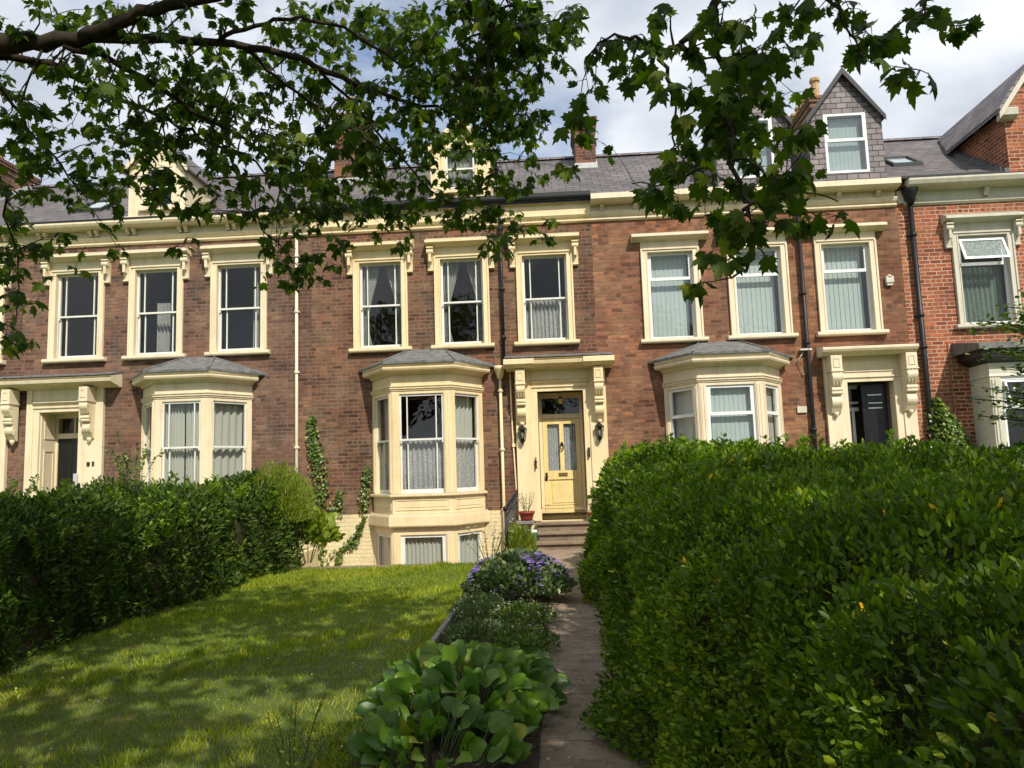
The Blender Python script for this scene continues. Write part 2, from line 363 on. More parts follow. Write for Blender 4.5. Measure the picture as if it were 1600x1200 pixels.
# --- many small leaves as one mesh, built with numpy
TPL = {
 'privet': (np.array([[0, 0, 0], [.19, .3, .05], [.17, .7, .06], [0, 1, 0], [-.17, .7, .06], [-.19, .3, .05]]), [(0, 1, 2, 3), (0, 3, 4, 5)]),
 'blade': (np.array([[-.5, 0, 0], [.5, 0, 0], [.4, .55, .1], [-.4, .55, .1], [0, 1, .38]]), [(0, 1, 2, 3), (3, 2, 4)]),
 'oval': (np.array([[0, 0, 0], [.3, .22, .06], [.36, .55, .09], [.2, .88, .05], [0, 1, 0], [-.2, .88, .05], [-.36, .55, .09], [-.3, .22, .06]]), [(0, 1, 2, 3, 4), (0, 4, 5, 6, 7)]),
 'maple': (np.array([[0, 0, 0], [.12, -.04, .0], [.3, .02, -.02], [.27, .14, 0], [.52, .2, -.05], [.42, .32, 0], [.58, .5, -.08], [.4, .5, -.01], [.32, .62, .02], [.2, .56, .03], [.2, .82, .0], [.1, .8, .01], [0, 1.05, -.05],
                     [-.1, .8, .01], [-.2, .82, .0], [-.2, .56, .03], [-.32, .62, .02], [-.4, .5, -.01], [-.58, .5, -.08], [-.42, .32, 0], [-.52, .2, -.05], [-.27, .14, 0], [-.3, .02, -.02], [-.12, -.04, 0]]),
           [tuple(range(0, 13)), (0,)+tuple(range(12, 24))]),
 'petal': (np.array([[0, 0, 0], [.4, .4, .12], [0, 1, .1], [-.4, .4, .12]]), [(0, 1, 2, 3)]),
}
TPL['maple'][0][:, 2] = TPL['maple'][0][:, 2]*2.2-0.22*TPL['maple'][0][:, 1]**2-0.25*TPL['maple'][0][:, 0]**2
def unit(a): return a/np.maximum(np.linalg.norm(a, axis=-1, keepdims=True), 1e-9)
def leaves(name, pos, direc, nrm, size, tpl, matkey, parent=None, width=1.0, rnd=None, org=None, curl=None, label=None):
    T, F = TPL[tpl]; n = len(pos); k = len(T)
    d = unit(direc); nn = unit(nrm-(nrm*d).sum(1, keepdims=True)*d); s = np.cross(d, nn)
    size = np.broadcast_to(size, (n,))[:, None, None]; wd = np.broadcast_to(width, (n,))[:, None, None]
    V = pos[:, None, :]+size*(wd*T[None, :, 0:1]*s[:, None, :]+T[None, :, 1:2]*d[:, None, :]+T[None, :, 2:3]*nn[:, None, :])
    og = ORG[parent.name] if parent else (np.array(org, float) if org is not None else np.zeros(3))
    V = (V.reshape(-1, 3)-og).astype(np.float32)
    lt = np.array([len(f) for f in F]); fl = np.concatenate([np.array(f) for f in F])
    me = bpy.data.meshes.new(name); me.vertices.add(n*k); me.vertices.foreach_set('co', V.ravel())
    nl = len(fl); me.loops.add(n*nl); me.loops.foreach_set('vertex_index', (fl[None, :]+k*np.arange(n)[:, None]).ravel().astype(np.int32))
    me.polygons.add(n*len(F)); tot = np.tile(lt, n); st = np.concatenate([[0], np.cumsum(tot)[:-1]])
    me.polygons.foreach_set('loop_start', st.astype(np.int32)); me.polygons.foreach_set('loop_total', tot.astype(np.int32))
    me.update(calc_edges=True)
    rnd = RNG.random(n) if rnd is None else rnd
    at = me.attributes.new('rnd', 'FLOAT', 'FACE'); at.data.foreach_set('value', np.repeat(rnd, len(F)).astype(np.float32))
    me.materials.append(M[matkey])
    o = mesh_obj(name, me, parent, label); ORG[o.name] = og
    if not parent: o.location = og
    return o
def vnoise(p, seed=0, f=1.0):
    """smooth pseudo-noise in about -1..1"""
    r = np.random.default_rng(seed); s = 0
    for i in range(5):
        k = r.normal(size=3)*f*(1.6**i); s = s+np.sin(p@k+r.random()*6.28)/(1.45**i)
    return s/2.2

# ================================================================== SETTING
def ground_sheet():
    """lawn and garden soil, one sheet to the horizon with the sunk yard cut out"""
    xs = sorted(set([-400, -120, -40, -19, -12.4] + list(np.arange(-12, -5.4, .5)) + list(np.arange(-5.4, 1.0, .15)) + [-5.35, -0.62] + list(np.arange(1, 9, .5)) + [14.2, 40, 120, 400]))
    ys = sorted(set([-400, -120, -60, -30, -20] + list(np.arange(-18, -4, .2)) + [-4.0, -0.02, 0.1, 9, 40, 120, 400]))
    xs = [x for i, x in enumerate(xs) if i == 0 or x-xs[i-1] > 1e-3]; ys = [y for i, y in enumerate(ys) if i == 0 or y-ys[i-1] > 1e-3]
    mb = MB(); idx = {}
    def z(x, y):
        if -1.2 < x < 0.70 and y < 0.05: 
            return -0.16
        if abs(x) > 9 or y < -17.5 or y > -4.1: return -0.03
        return 0.012*math.sin(x*1.7+y*0.6)+0.012*math.sin(y*1.3-x*.4)
    for i, x in enumerate(xs):
        for j, y in enumerate(ys): idx[i, j] = len(mb.v); mb.v.append((x, y, z(x, y)))
    for i in range(len(xs)-1):
        for j in range(len(ys)-1):
            cx, cy_ = (xs[i]+xs[i+1])/2, (ys[j]+ys[j+1])/2
            if -5.35 < cx < -0.62 and -4.0 < cy_ < 0.0: continue
            if cy_ > 0.1 and -19 < cx < 14.2 and cy_ < 9: continue
            mb.face((idx[i, j], idx[i+1, j], idx[i+1, j+1], idx[i, j+1]))
    return mb
m, nt_, b = mat('mown lawn and soil'); co = coord(nt_)
g = ramp(nt_, noise(nt_, co, 1.1, 6, 0.65), [(0.3, (0.06, 0.10, 0.014)), (0.55, (0.10, 0.14, 0.022)), (0.72, (0.24, 0.17, 0.06))])
g = mixrgb(nt_, g, ramp(nt_, noise(nt_, co, 60, 4, 0.7), [(0.3, 0.5), (0.7, 1.4)]), 0.9, 'MULTIPLY')
nt_.links.new(g, b.inputs['Base Color']); b.inputs['Roughness'].default_value = 0.95; bump(nt_, b, noise(nt_, co, 45, 5, 0.7), 0.8, 0.03); M['lawn'] = m
m, nt_, b = mat('damp concrete path'); co = coord(nt_)
g = ramp(nt_, noise(nt_, co, 2.6, 7, 0.65), [(0.3, (0.17, 0.12, 0.085)), (0.5, (0.28, 0.21, 0.145)), (0.7, (0.38, 0.29, 0.2))])
g = mixrgb(nt_, g, (0.07, 0.06, 0.03), ramp(nt_, noise(nt_, co, 9, 7, 0.75), [(0.5, 0.0), (0.66, 0.85)]))
sxp = N(nt_, 'ShaderNodeSeparateXYZ'); nt_.links.new(co, sxp.inputs[0])
g = mixrgb(nt_, g, ramp(nt_, noise(nt_, co, 90, 3, 0.7), [(0.3, 0.65), (0.7, 1.3)]), 0.8, 'MULTIPLY')
nt_.links.new(g, b.inputs['Base Color']); b.inputs['Roughness'].default_value = 0.85; bump(nt_, b, noise(nt_, co, 70, 5, 0.7), 0.6, 0.01); M['path'] = m
m, nt_, b = mat('bed soil'); co = coord(nt_)
g = ramp(nt_, noise(nt_, co, 24, 6, 0.7), [(0.3, (0.035, 0.024, 0.014)), (0.7, (0.12, 0.08, 0.045))])
nt_.links.new(g, b.inputs['Base Color']); b.inputs['Roughness'].default_value = 1; bump(nt_, b, noise(nt_, co, 35, 5, 0.7), 1.0, 0.05); M['soil'] = m

o = part('ground', ground_sheet(), 'lawn'); structure(o)
mb = MB()
yy = [-40, -24, -18] + list(np.arange(-17, -1.0, 0.9)) + [-0.96]
XL = lambda y: -0.14+0.03*math.sin(y*.8) if y < -5.2 else -0.42
pts = []
def pz(y): return 0.0 if y < -7 else -0.10*min(1, (y+7)/3.5)
def flagstone(mb, x0, x1, y0, y1):
    mb.add([(x0, y0, pz(y0)), (x1, y0, pz(y0)), (x1, y1, pz(y1)), (x0, y1, pz(y1)), (x0, y0, -0.3), (x1, y0, -0.3), (x1, y1, -0.3), (x0, y1, -0.3)],
           [(0, 1, 2, 3), (0, 4, 5, 1), (1, 5, 6, 2), (2, 6, 7, 3), (3, 7, 4, 0)])
prev = None
for i in range(len(yy)-1):
    x0 = -0.30 if yy[i] < -5.2 else -0.5
    flagstone(mb, x0+0.01*math.sin(i*2.1), 0.62 if yy[i] < -4.5 else 0.66, yy[i]+0.006, yy[i+1]-0.006)
o = part('path', mb, 'path', bevel=0.004); structure(o)
mb = MB(); mb.box(-0.62, 0.9, -4.0, -1.0, -1.6, -0.105); mb.box(-5.5, -5.35, -4.0, 0.0, -1.6, -0.02)
mb.box(-5.35, -0.62, -4.2, -4.0, -1.6, -0.05)
o = part('yard_walls', mb, 'paintbrick'); structure(o)
mb = MB(); mb.box(-5.5, -0.6, -4.0, 0.0, -1.7, -1.55); o = part('yard_paving', mb, 'stone'); structure(o)
mb = MB()
for i in range(6):
    x0 = -5.4+i*0.8; mb.box(x0+.004, x0+.796 if i < 5 else -0.62, -4.2, -3.98, -0.06, 0.02+0.004*math.sin(i*3))
o = part('stone_coping', mb, 'stone', bevel=0.008); structure(o)
mb = MB(); mb.box(-1.12, -0.16, -17.5, -4.25, -0.2, 0.015); o = part('bed_soil', mb, 'soil'); structure(o)

# timber edging between lawn and bed
mb = MB(); random.seed(3)
for i in range(9):
    y0 = -12.6+i*0.92; mb.box(-1.17, -1.12, y0, y0+0.905, -0.1, 0.075+0.012*random.random())
tag(part('lawn_edging', mb, 'greypot', org=(-1.15, -9, 0), bevel=0.006), 'weathered grey board edging between the lawn and the flower bed', 'edging')

# ================================================================== HOUSE PARTS
def wall_grid(mb, x0, x1, z0, z1, ops, yf=0.0, yb=0.35):
    X = sorted(set([x0, x1]+[o[0] for o in ops]+[o[1] for o in ops])); Z = sorted(set([z0, z1]+[o[2] for o in ops]+[o[3] for o in ops]))
    X = [x for x in X if x0 <= x <= x1]; Z = [z for z in Z if z0 <= z <= z1]
    for i in range(len(X)-1):
        for j in range(len(Z)-1):
            cx, cz = (X[i]+X[i+1])/2, (Z[j]+Z[j+1])/2
            if any(o[0] < cx < o[1] and o[2] < cz < o[3] for o in ops): continue
            a, b, c, d = X[i], X[i+1], Z[j], Z[j+1]
            mb.quad((a, yf, c), (b, yf, c), (b, yf, d), (a, yf, d)); mb.quad((b, yb, c), (a, yb, c), (a, yb, d), (b, yb, d))
    for a, b, c, d in ops:
        c2, d2 = max(c, z0), min(d, z1)
        if d2 <= c2: continue
        mb.quad((a, yf, c2), (a, yb, c2), (a, yb, d2), (a, yf, d2)); mb.quad((b, yb, c2), (b, yf, c2), (b, yf, d2), (b, yb, d2))
        if d <= z1: mb.quad((a, yf, d), (a, yb, d), (b, yb, d), (b, yf, d))
        if c >= z0: mb.quad((a, yb, c), (a, yf, c), (b, yf, c), (b, yb, c))

ID = lambda x, y, z: (x, y, z)
def faceT(a, b):
    a = np.array(a, float); b = np.array(b, float); d = (b-a)/np.linalg.norm(b-a)
    return (lambda x, y, z: (a[0]+d[0]*x-d[1]*y, a[1]+d[1]*x+d[0]*y, z)), float(np.linalg.norm(b-a))

def sash(fr, pn, T, x0, x1, z0, z1, style, y=0.08, mid=None, st=0.045):
    """frame boxes and pane quads; returns meeting height"""
    B = lambda a, b, c, d, y0=y, y1=y+0.05: fr.box(a, b, y0, y1, c, d, T)
    mid = (z0+z1)/2 if mid is None else mid
    if style in ('margin', 'two'):
        # upper sash in front, lower sash set back
        for k, (c, d, yy) in enumerate(((mid-0.02, z1, y), (z0, mid+0.02, y+0.052))):
            B(x0, x0+st, c, d, yy, yy+0.045); B(x1-st, x1, c, d, yy, yy+0.045)
            B(x0+st, x1-st, d-(0.045 if k == 0 else 0.04), d, yy+.001, yy+0.044); B(x0+st, x1-st, c, c+(0.04 if k == 0 else 0.085), yy+.001, yy+0.044)
            if style == 'margin':
                for t in (0.17, 0.83):
                    xc = x0+(x1-x0)*t; B(xc-0.012, xc+0.012, c+0.03, d-0.03, yy+0.008, yy+0.038)
            pn.add([T(x0, yy+0.022, c), T(x1, yy+0.022, c), T(x1, yy+0.022, d), T(x0, yy+0.022, d)], [(0, 1, 2, 3)])
        if st > 0.03:
            B(x0-0.004, x0+0.0, mid-0.02, z1, y, y+0.04)
            for xx in (x0+0.01, x1-0.045): B(xx, xx+0.035, mid-0.075, mid-0.02, y+0.004, y+0.04)   # sash horns
    else:
        s2 = 0.055
        B(x0, x0+s2, z0, z1); B(x1-s2, x1, z0, z1); B(x0+s2, x1-s2, z0, z0+s2, y+.001, y+.049); B(x0+s2, x1-s2, z1-s2, z1, y+.001, y+.049); B(x0+s2, x1-s2, mid-0.035, mid+0.035, y-0.008, y+0.048)
        B(x0+s2, x0+s2+.03, mid+.035, z1-s2, y-.006, y+.04); B(x1-s2-.03, x1-s2, mid+.035, z1-s2, y-.006, y+.04)
        pn.add([T(x0, y+0.025, z0), T(x1, y+0.025, z0), T(x1, y+0.025, z1), T(x0, y+0.025, z1)], [(0, 1, 2, 3)])
    return mid

def drape(mb, T, x0, x1, z0, z1, y, folds=9, amp=0.025, tie=None, seed=0):
    """a hung cloth; tie=(side, fraction) gathers it towards one side at mid height"""
    rr = random.Random(seed); n = folds*6; nz = 12; base = len(mb.v); ph = rr.random()*6; old = mb.sm; mb.sm = True
    for j in range(nz+1):
        t = j/nz; z = z1+(z0-z1)*t
        for i in range(n+1):
            s = i/n; x = x0+(x1-x0)*s
            if tie:
                k = 1-tie[1]*math.sin(min(1, t/0.7)*math.pi/2)**1.5 if t < 0.75 else 1-tie[1]*(1-0.4*(t-.75)/.25)
                x = (x0+(x-x0)*k) if tie[0] < 0 else (x1-(x1-x)*k)
            yy = y+amp*math.sin(s*folds*2*math.pi+ph+0.5*math.sin(t*3+ph))+amp*0.4*math.sin(s*folds*3.7*math.pi)
            mb.v.append(tuple(map(float, T(x, yy, z))))
    for j in range(nz):
        for i in range(n):
            a = base+j*(n+1)+i; mb.face((a, a+1, a+n+2, a+n+1))
    mb.sm = old
def blind(mb, T, x0, x1, z0, z1, y, w=0.095, ang=0.5):
    n = int((x1-x0)/w); 
    for i in range(n):
        xc = x0+(i+0.5)*(x1-x0)/n; a = ang*.22+0.04*math.sin(i*2.3); dx, dy = math.cos(a)*w*0.53, math.sin(a)*w*0.53
        mb.add([T(xc-dx, y-dy, z0), T(xc+dx, y+dy, z0), T(xc+dx, y+dy, z1), T(xc-dx, y-dy, z1)], [(0, 1, 2, 3)])
    mb.box(x0, x1, y-0.04, y+0.02, z1, z1+0.04, T)

def scroll_bracket(mb, x0, x1, ztop, h, d):
    """small console: S profile with a drop below"""
    pr = []
    for i in range(13):
        t = i/12; yv = -d*(1-0.72*t)*(0.88+0.16*math.sin(t*math.pi*2.0)); pr.append((yv, ztop-h*0.85*t))
    pr += [(-d*0.22, ztop-h*0.87), (-d*0.42, ztop-h*0.9), (-d*0.42, ztop-h*0.97), (-d*0.15, ztop-h), (0.0, ztop-h), (0.0, ztop)]
    mb.extx(pr, x0, x1)
    w_ = x1-x0
    mb.box(x0-0.012, x1+0.012, -d-0.012, 0, ztop-0.035, ztop-0.002)
    mb.box(x0+w_*0.28, x1-w_*0.28, -d*0.93, -d*0.2, ztop-h*0.62, ztop-0.09)
    mb.tube([(x0-.01, -d*0.72, ztop-0.11), (x1+.01, -d*0.72, ztop-0.11)], d*0.33, 10)

def window(H, xl, xr, sb, ot, key, style='margin', frame='white', hood=(0.26, 0.24), brackets=True, mid=None, curtain=None, glass='glass', ops=None, label=None, jamb=0.14, sillx=0.09, hx=0.17, fasc=0.18):
    stp = sb+0.1
    ops.append((xl+0.03, xr-0.03, sb+0.03, ot+0.05))
    s = MB()
    for a, b_, sg in ((xl, xl+jamb, 1), (xr-jamb, xr, -1)):
        s.box(a, b_, -0.045, 0.20, stp, ot)
        oa, ob = (a, a+0.04) if sg > 0 else (b_-0.04, b_); s.box(oa, ob, -0.07, -0.045, stp, ot+0.05)
        ia, ib = (b_-0.03, b_) if sg > 0 else (a, a+0.03); s.box(ia, ib, -0.058, -0.045, stp, ot-0.0)
    s.box(xl, xr, -0.045, 0.20, ot, ot+0.09); s.box(xl+.04, xr-.04, -0.07, -0.045, ot+0.05, ot+0.09)
    W = part('window', s, key, H, label, bevel=0.006)
    k = MB(); k.extx([(0.2, stp-.001), (0.2, sb), (-0.12, sb), (-0.14, sb+0.03), (-0.14, sb+0.075), (-0.1, stp-.002)], xl-sillx, xr+sillx); part('sill', k, key, W, bevel=0.008)
    hb = ot+0.09+fasc
    if hood:
        d, hh = hood; k = MB(); k.box(xl+.002, xr-.002, -0.035, 0.0, ot+0.09, hb)
        k.extx([(0, hb), (-0.05, hb), (-0.08, hb+0.02), (-d*0.6, hb+0.035), (-d*0.85, hb+0.06), (-d, hb+0.075), (-d, hb+0.125), (-d*0.93, hb+0.14), (-d*0.5, hb+hh*0.8), (0, hb+hh)], xl-hx, xr+hx)
        part('hood_moulding', k, key, W, bevel=0.005)
    if brackets:
        for a in (xl-0.135, xr+0.005):
            k = MB(); scroll_bracket(k, a, a+0.13, hb-.001, 0.55, 0.19); part('bracket', k, key, W, bevel=0.004)
    x0, x1 = xl+jamb, xr-jamb
    f, p = MB(), MB(); mid = sash(f, p, ID, x0, x1, stp, ot, style, 0.075, mid)
    f.box(x0, x0+.012, .07, .19, stp, ot); f.box(x1-.012, x1, .07, .19, stp, ot)
    part('sash_frame', f, frame, W); part('pane', p, glass, W)
    if curtain == 'lace_low':
        c = MB(); drape(c, ID, x0, x1, stp, mid+0.03, 0.26, 11, 0.03, seed=int(xl*9)); part('lace_curtain', c, 'lace', W)
    elif curtain == 'tied':
        for sd_, a, b_ in ((-1, x0-.03, x0+0.42), (1, x1-0.42, x1+.03)):
            c = MB(); drape(c, ID, a, b_, stp, ot+.05, 0.27+0.02*sd_, 6, 0.03, (sd_, 0.62), seed=int(a*7)); part('curtain', c, 'net', W)
    elif curtain == 'blind':
        c = MB(); blind(c, ID, x0, x1-0.1, stp+.02, ot, 0.26); part('vertical_blind', c, 'blind', W)
    elif curtain == 'half':
        c = MB(); drape(c, ID, x0+0.3, x0+0.62, stp, mid+.3, 0.4, 4, 0.03, seed=3); part('curtain', c, 'net', W)
    elif curtain == 'side':
        c = MB(); drape(c, ID, x1-0.3, x1+.02, stp, ot, 0.3, 4, 0.03, seed=5); part('curtain', c, 'net', W)
    return W

def bay(H, xL, fL, fR, xR, key, style, glass, mid, sbz, mtop, lip0, lip1, rtop, low, curt, frame='white', basement=True, roofk='lead', dep=0.9, jw=0.17, label=None, paintlow=None):
    path = [(xL, 0), (fL, -dep), (fR, -dep), (xR, 0)]
    body = MB(); W = None
    faces = [faceT(path[i], path[i+1]) for i in range(3)]
    rects = []
    for i, (T, ln) in enumerate(faces):
        j = jw if i == 1 else 0.13
        for a, b_ in ((0.0, j), (ln-j, ln)):
            body.box(a, b_, 0.0, 0.14, sbz+.07, mtop-0.17, T)
            body.box(a+(0.02), b_-(0.02), -0.02, 0.0, sbz+.07, mtop-0.12, T)
            for q in (0.33, 0.66): body.box(a+(b_-a)*q-.008, a+(b_-a)*q+.008, -0.032, -0.02, sbz+.1, mtop-.17, T)
        body.box(0.0, ln, 0.0, 0.14, mtop-0.17, mtop-0.1, T)
        rects.append((j, ln-j, sbz+.07, mtop-0.17))
    body.sweep(path, [(-0.14, mtop-0.1), (0.0, mtop-0.1), (0.02, mtop-0.1), (0.02, mtop-0.075), (0.045, mtop-0.06), (0.045, mtop-0.04), (0.025, mtop-0.03), (0.055, mtop-0.012), (0.055, mtop), (-0.0, mtop+0.01), (-0.0, lip0), (-0.14, lip0)])
    W = part('bay_window', body, key, H, label, bevel=0.005)
    c = MB(); c.sweep(path, [(-0.14, lip0), (0.0, lip0), (0.04, lip0-0.03), (0.06, lip0+0.02), (0.17, lip0+0.04), (0.22, lip0+0.05), (0.24, lip0+0.09), (0.24, lip0+0.12), (0.2, lip0+0.125), (0.23, lip1-0.04), (0.25, lip1), (-0.14, lip1)])
    part('cornice', c, key, W, bevel=0.004)
    # leaded hipped roof
    r = MB(); o_ = 0.27
    def off(p): 
        i = path.index(p); d0 = 0.26
        return {0: (xL-0.33, 0), 1: (fL-0.12, -dep-0.27), 2: (fR+0.12, -dep-0.27), 3: (xR+0.33, 0)}[i]
    A, B_, C_, D_ = [off(p) for p in path]; e = lip1+0.003; e2 = lip1+0.05
    ridge = [(fL+0.25, 0.0, rtop), (fR-0.25, 0.0, rtop)]
    lo = [(*A, e), (*B_, e), (*C_, e), (*D_, e)]; hi = [(*A, e2), (*B_, e2), (*C_, e2), (*D_, e2)]
    r.add(lo+hi, [(0, 1, 5, 4), (1, 2, 6, 5), (2, 3, 7, 6), (3, 2, 1, 0)])
    r.add([hi[0], hi[1], hi[2], hi[3], ridge[0], ridge[1]], [(0, 1, 4), (1, 2, 5, 4), (2, 3, 5), (0, 4, 5, 3)])
    for a, b_ in ((hi[1], ridge[0]), (hi[2], ridge[1])): r.tube([np.array(a)+[0, 0, .01], np.array(b_)+[0, 0, .01]], 0.022, 6)
    part('bay_roof', r, roofk, W)
    k = MB(); k.sweep(path, [(-0.14, sbz), (0.0, sbz), (0.06, sbz), (0.07, sbz+0.02), (0.07, sbz+0.05), (0.0, sbz+.07), (-0.14, sbz+0.07)]); part('sill', k, key, W, bevel=0.005)
    for (T, ln), (a, b_, z0, z1), i in zip(faces, rects, range(3)):
        f, p = MB(), MB(); sash(f, p, T, a, b_, z0, z1, style if i == 1 or style != 'margin' else 'two', 0.03, mid, 0.035)
        F = part('sash_frame', f, frame, W); part('pane', p, glass, W)
        if curt == 'lace':
            c = MB(); drape(c, T, a-.02, b_+.02, z0, mid+0.02, 0.2, 9 if i == 1 else 6, 0.025, seed=i); part('lace_curtain', c, 'lace', W)
            if i != 1: c = MB(); drape(c, T, a-.02, b_+.02, mid-.1, z1+.02, 0.24, 6, 0.03, seed=i+4); part('curtain', c, 'curtain', W)
        elif curt == 'full':
            if i == 1:
                w2 = (b_-a)/2
                c = MB(); drape(c, T, a-.02, a+w2-0.02, z0, z1+.02, 0.2, 6, 0.03, seed=9); drape(c, T, a+w2+0.03, b_+.02, z0, z1+.02, 0.2, 6, 0.03, seed=2)
            else: c = MB(); drape(c, T, a-.02, b_+.02, z0, z1+.02, 0.2, 5, 0.03, seed=i)
            part('curtain', c, 'curtain', W)
        elif curt == 'blind':
            c = MB(); blind(c, T, a, b_-0.02, z0, z1-.02, 0.16, 0.09, 0.45 if i == 1 else 0.2); part('vertical_blind', c, 'blind', W)
    # panelled apron
    z1_, z0_ = sbz, low[0]
    p = MB(); p.sweep(path, [(-0.14, z0_), (0.0, z0_), (0.0, z1_), (-0.14, z1_)])
    for T, ln in faces:
        a, b_, c_, d_ = 0.07, ln-0.07, z0_+0.07, z1_-0.06
        for q in ((a, b_, c_, c_+0.02), (a, b_, d_-0.02, d_), (a, a+0.02, c_+.02, d_-.02), (b_-0.02, b_, c_+.02, d_-.02)): p.box(q[0], q[1], -0.014, 0.0, q[2], q[3], T)
        p.box(a+0.06, b_-0.06, -0.008, 0.0, c_+0.06, d_-0.06, T)
    part('apron_panel', p, key, W, bevel=0.003)
    p = MB(); p.sweep(path, [(-0.14, low[1]), (0.10, low[1]), (0.115, low[1]+.03), (0.115, z0_-0.05), (0.06, z0_), (-0.14, z0_)]); part('base_ledge', p, key, W, bevel=0.006)
    if basement:
        bt, bb = low[1]-0.17, -1.0; p = MB(); p.sweep(path, [(-0.14, -1.55), (0.0, -1.55), (0.0, bb), (-0.14, bb)]); p.sweep(path, [(-0.14, bt), (0.0, bt), (0.0, low[1]), (-0.14, low[1])])
        B2 = None
        for i, (T, ln) in enumerate(faces):
            j = 0.16 if i == 1 else 0.12
            for a, b_ in ((0.0, j), (ln-j, ln)): p.box(a, b_, 0.0, 0.14, bb, bt, T); p.box(a+.02, b_-.02, -.02, 0, bb, bt+.04, T); p.box(a+(b_-a)*.5-.01, a+(b_-a)*.5+.01, -.03, -.02, bb, bt, T)
        B2 = part('basement_window', p, key, H, bevel=0.004)
        for i, (T, ln) in enumerate(faces):
            j = 0.16 if i == 1 else 0.12
            f, pn = MB(), MB(); sash(f, pn, T, j, ln-j, bb, bt, 'plainone', 0.03, bb+0.1, 0.035); part('sash_frame', f, frame, B2); part('pane', pn, glass, B2)
            c = MB(); drape(c, T, j, ln-j, bb, bt, 0.15, 11 if i == 1 else 6, 0.02, seed=i+20); part('net_curtain', c, 'curtain', B2)
    else:
        p = MB(); p.sweep(path, [(-0.14, -1.55), (0.0, -1.55), (0.0, low[1]), (-0.14, low[1])]); part('basement_front', p, key, W)
    return W

def modillions(mb, xs, y, zt, w=0.075, h=0.15, d=0.16):
    for x in xs: mb.extx([(y, zt), (y-d, zt), (y-d, zt-h*0.45), (y-d*0.55, zt-h*0.75), (y-d*0.5, zt-h), (y, zt-h)], x-w/2, x+w/2)

def mods(xs, y, zt, *a):
    for x in xs: c = MB(); modillions(c, [x], y, zt, *a[:-2]); part('modillion', c, a[-2], a[-1])
def console(mb, xc, z0, z1, w=0.2, d=0.34, y=-0.10):
    """big carved door console: panelled block, fluted scroll, lower scroll and drop"""
    h = z1-z0; zb = z1-h*0.26
    mb.box(xc-w/2, xc+w/2, y-d, y, zb, z1); 
    for a in ((xc-w*.3, xc+w*.3, zb+.06, zb+.08), (xc-w*.3, xc+w*.3, z1-.08, z1-.06), (xc-w*.3, xc-w*.2, zb+.08, z1-.08), (xc+w*.2, xc+w*.3, zb+.08, z1-.08)): mb.box(a[0], a[1], y-d-.012, y-d, a[2], a[3])
    mb.box(xc-w/2-.015, xc+w/2+.015, y-d-.015, y, zb-0.03, zb)
    top = zb-0.03; hh = top-z0
    pr = []
    for i in range(19):
        t = i/18
        dd = d*(0.92-0.6*t)+0.055*math.sin(t*math.pi*2.9)
        pr.append((y-max(dd, .02), top-hh*0.86*t))
    pr += [(y-.05, z0+.02), (y, z0), (y, top)]
    mb.extx(pr, xc-w*0.46, xc+w*0.46)
    for k in (-.3, 0, .3):
        mb.tube([(xc+k*w, y-d*.93, top-.01), (xc+k*w, y-d*.86, top-hh*.16), (xc+k*w, y-d*.72, top-hh*.32)], [w*.13, w*.12, w*.09], 8)
    for t, r_, rr in ((0.08, d*0.93, .045), (0.42, d*0.72, .05), (0.5, d*.68, .04), (0.72, d*.4, .045), (.8, d*.4, .03)):
        mb.tube([(xc-w*.5, y-r_+rr*.6, top-hh*t), (xc+w*.5, y-r_+rr*.6, top-hh*t)], rr, 10)
    mb.lathe((xc, y-.05, z0+.0), [(0.005, -.09), (0.03, -.06), (0.055, -.01), (0.05, .03)], 10)

def pot(mb, x, y, z, h=0.62, r=0.13, sq=False):
    mb.lathe((x, y, z), [(r*1.25, 0), (r*1.2, .05), (r*.95, .09), (r*.9, h*.75), (r*.95, h*.8), (r*1.2, h*.83), (r*1.2, h*.93), (r*1.0, h*.95), (r*1.0, h)], 8 if sq else 14, not sq)
def pipe(mb, x, z0, z1, y=-0.08, r=0.04, collars=()):
    mb.tube([(x, y, z0), (x, y, z1)], r, 10)
    for z in collars: mb.tube([(x, y, z-.04), (x, y, z+.04)], r*1.2, 10); mb.box(x-r*1.6, x+r*1.6, y, 0, z-.02, z+.02)

RIDGE_Y, RIDGE_Z, EAVE_Z = 4.2, 10.35, 7.62
RS = (RIDGE_Z-EAVE_Z)/(RIDGE_Y+0.1)
def roofz(y): return EAVE_Z+(y+0.1)*RS

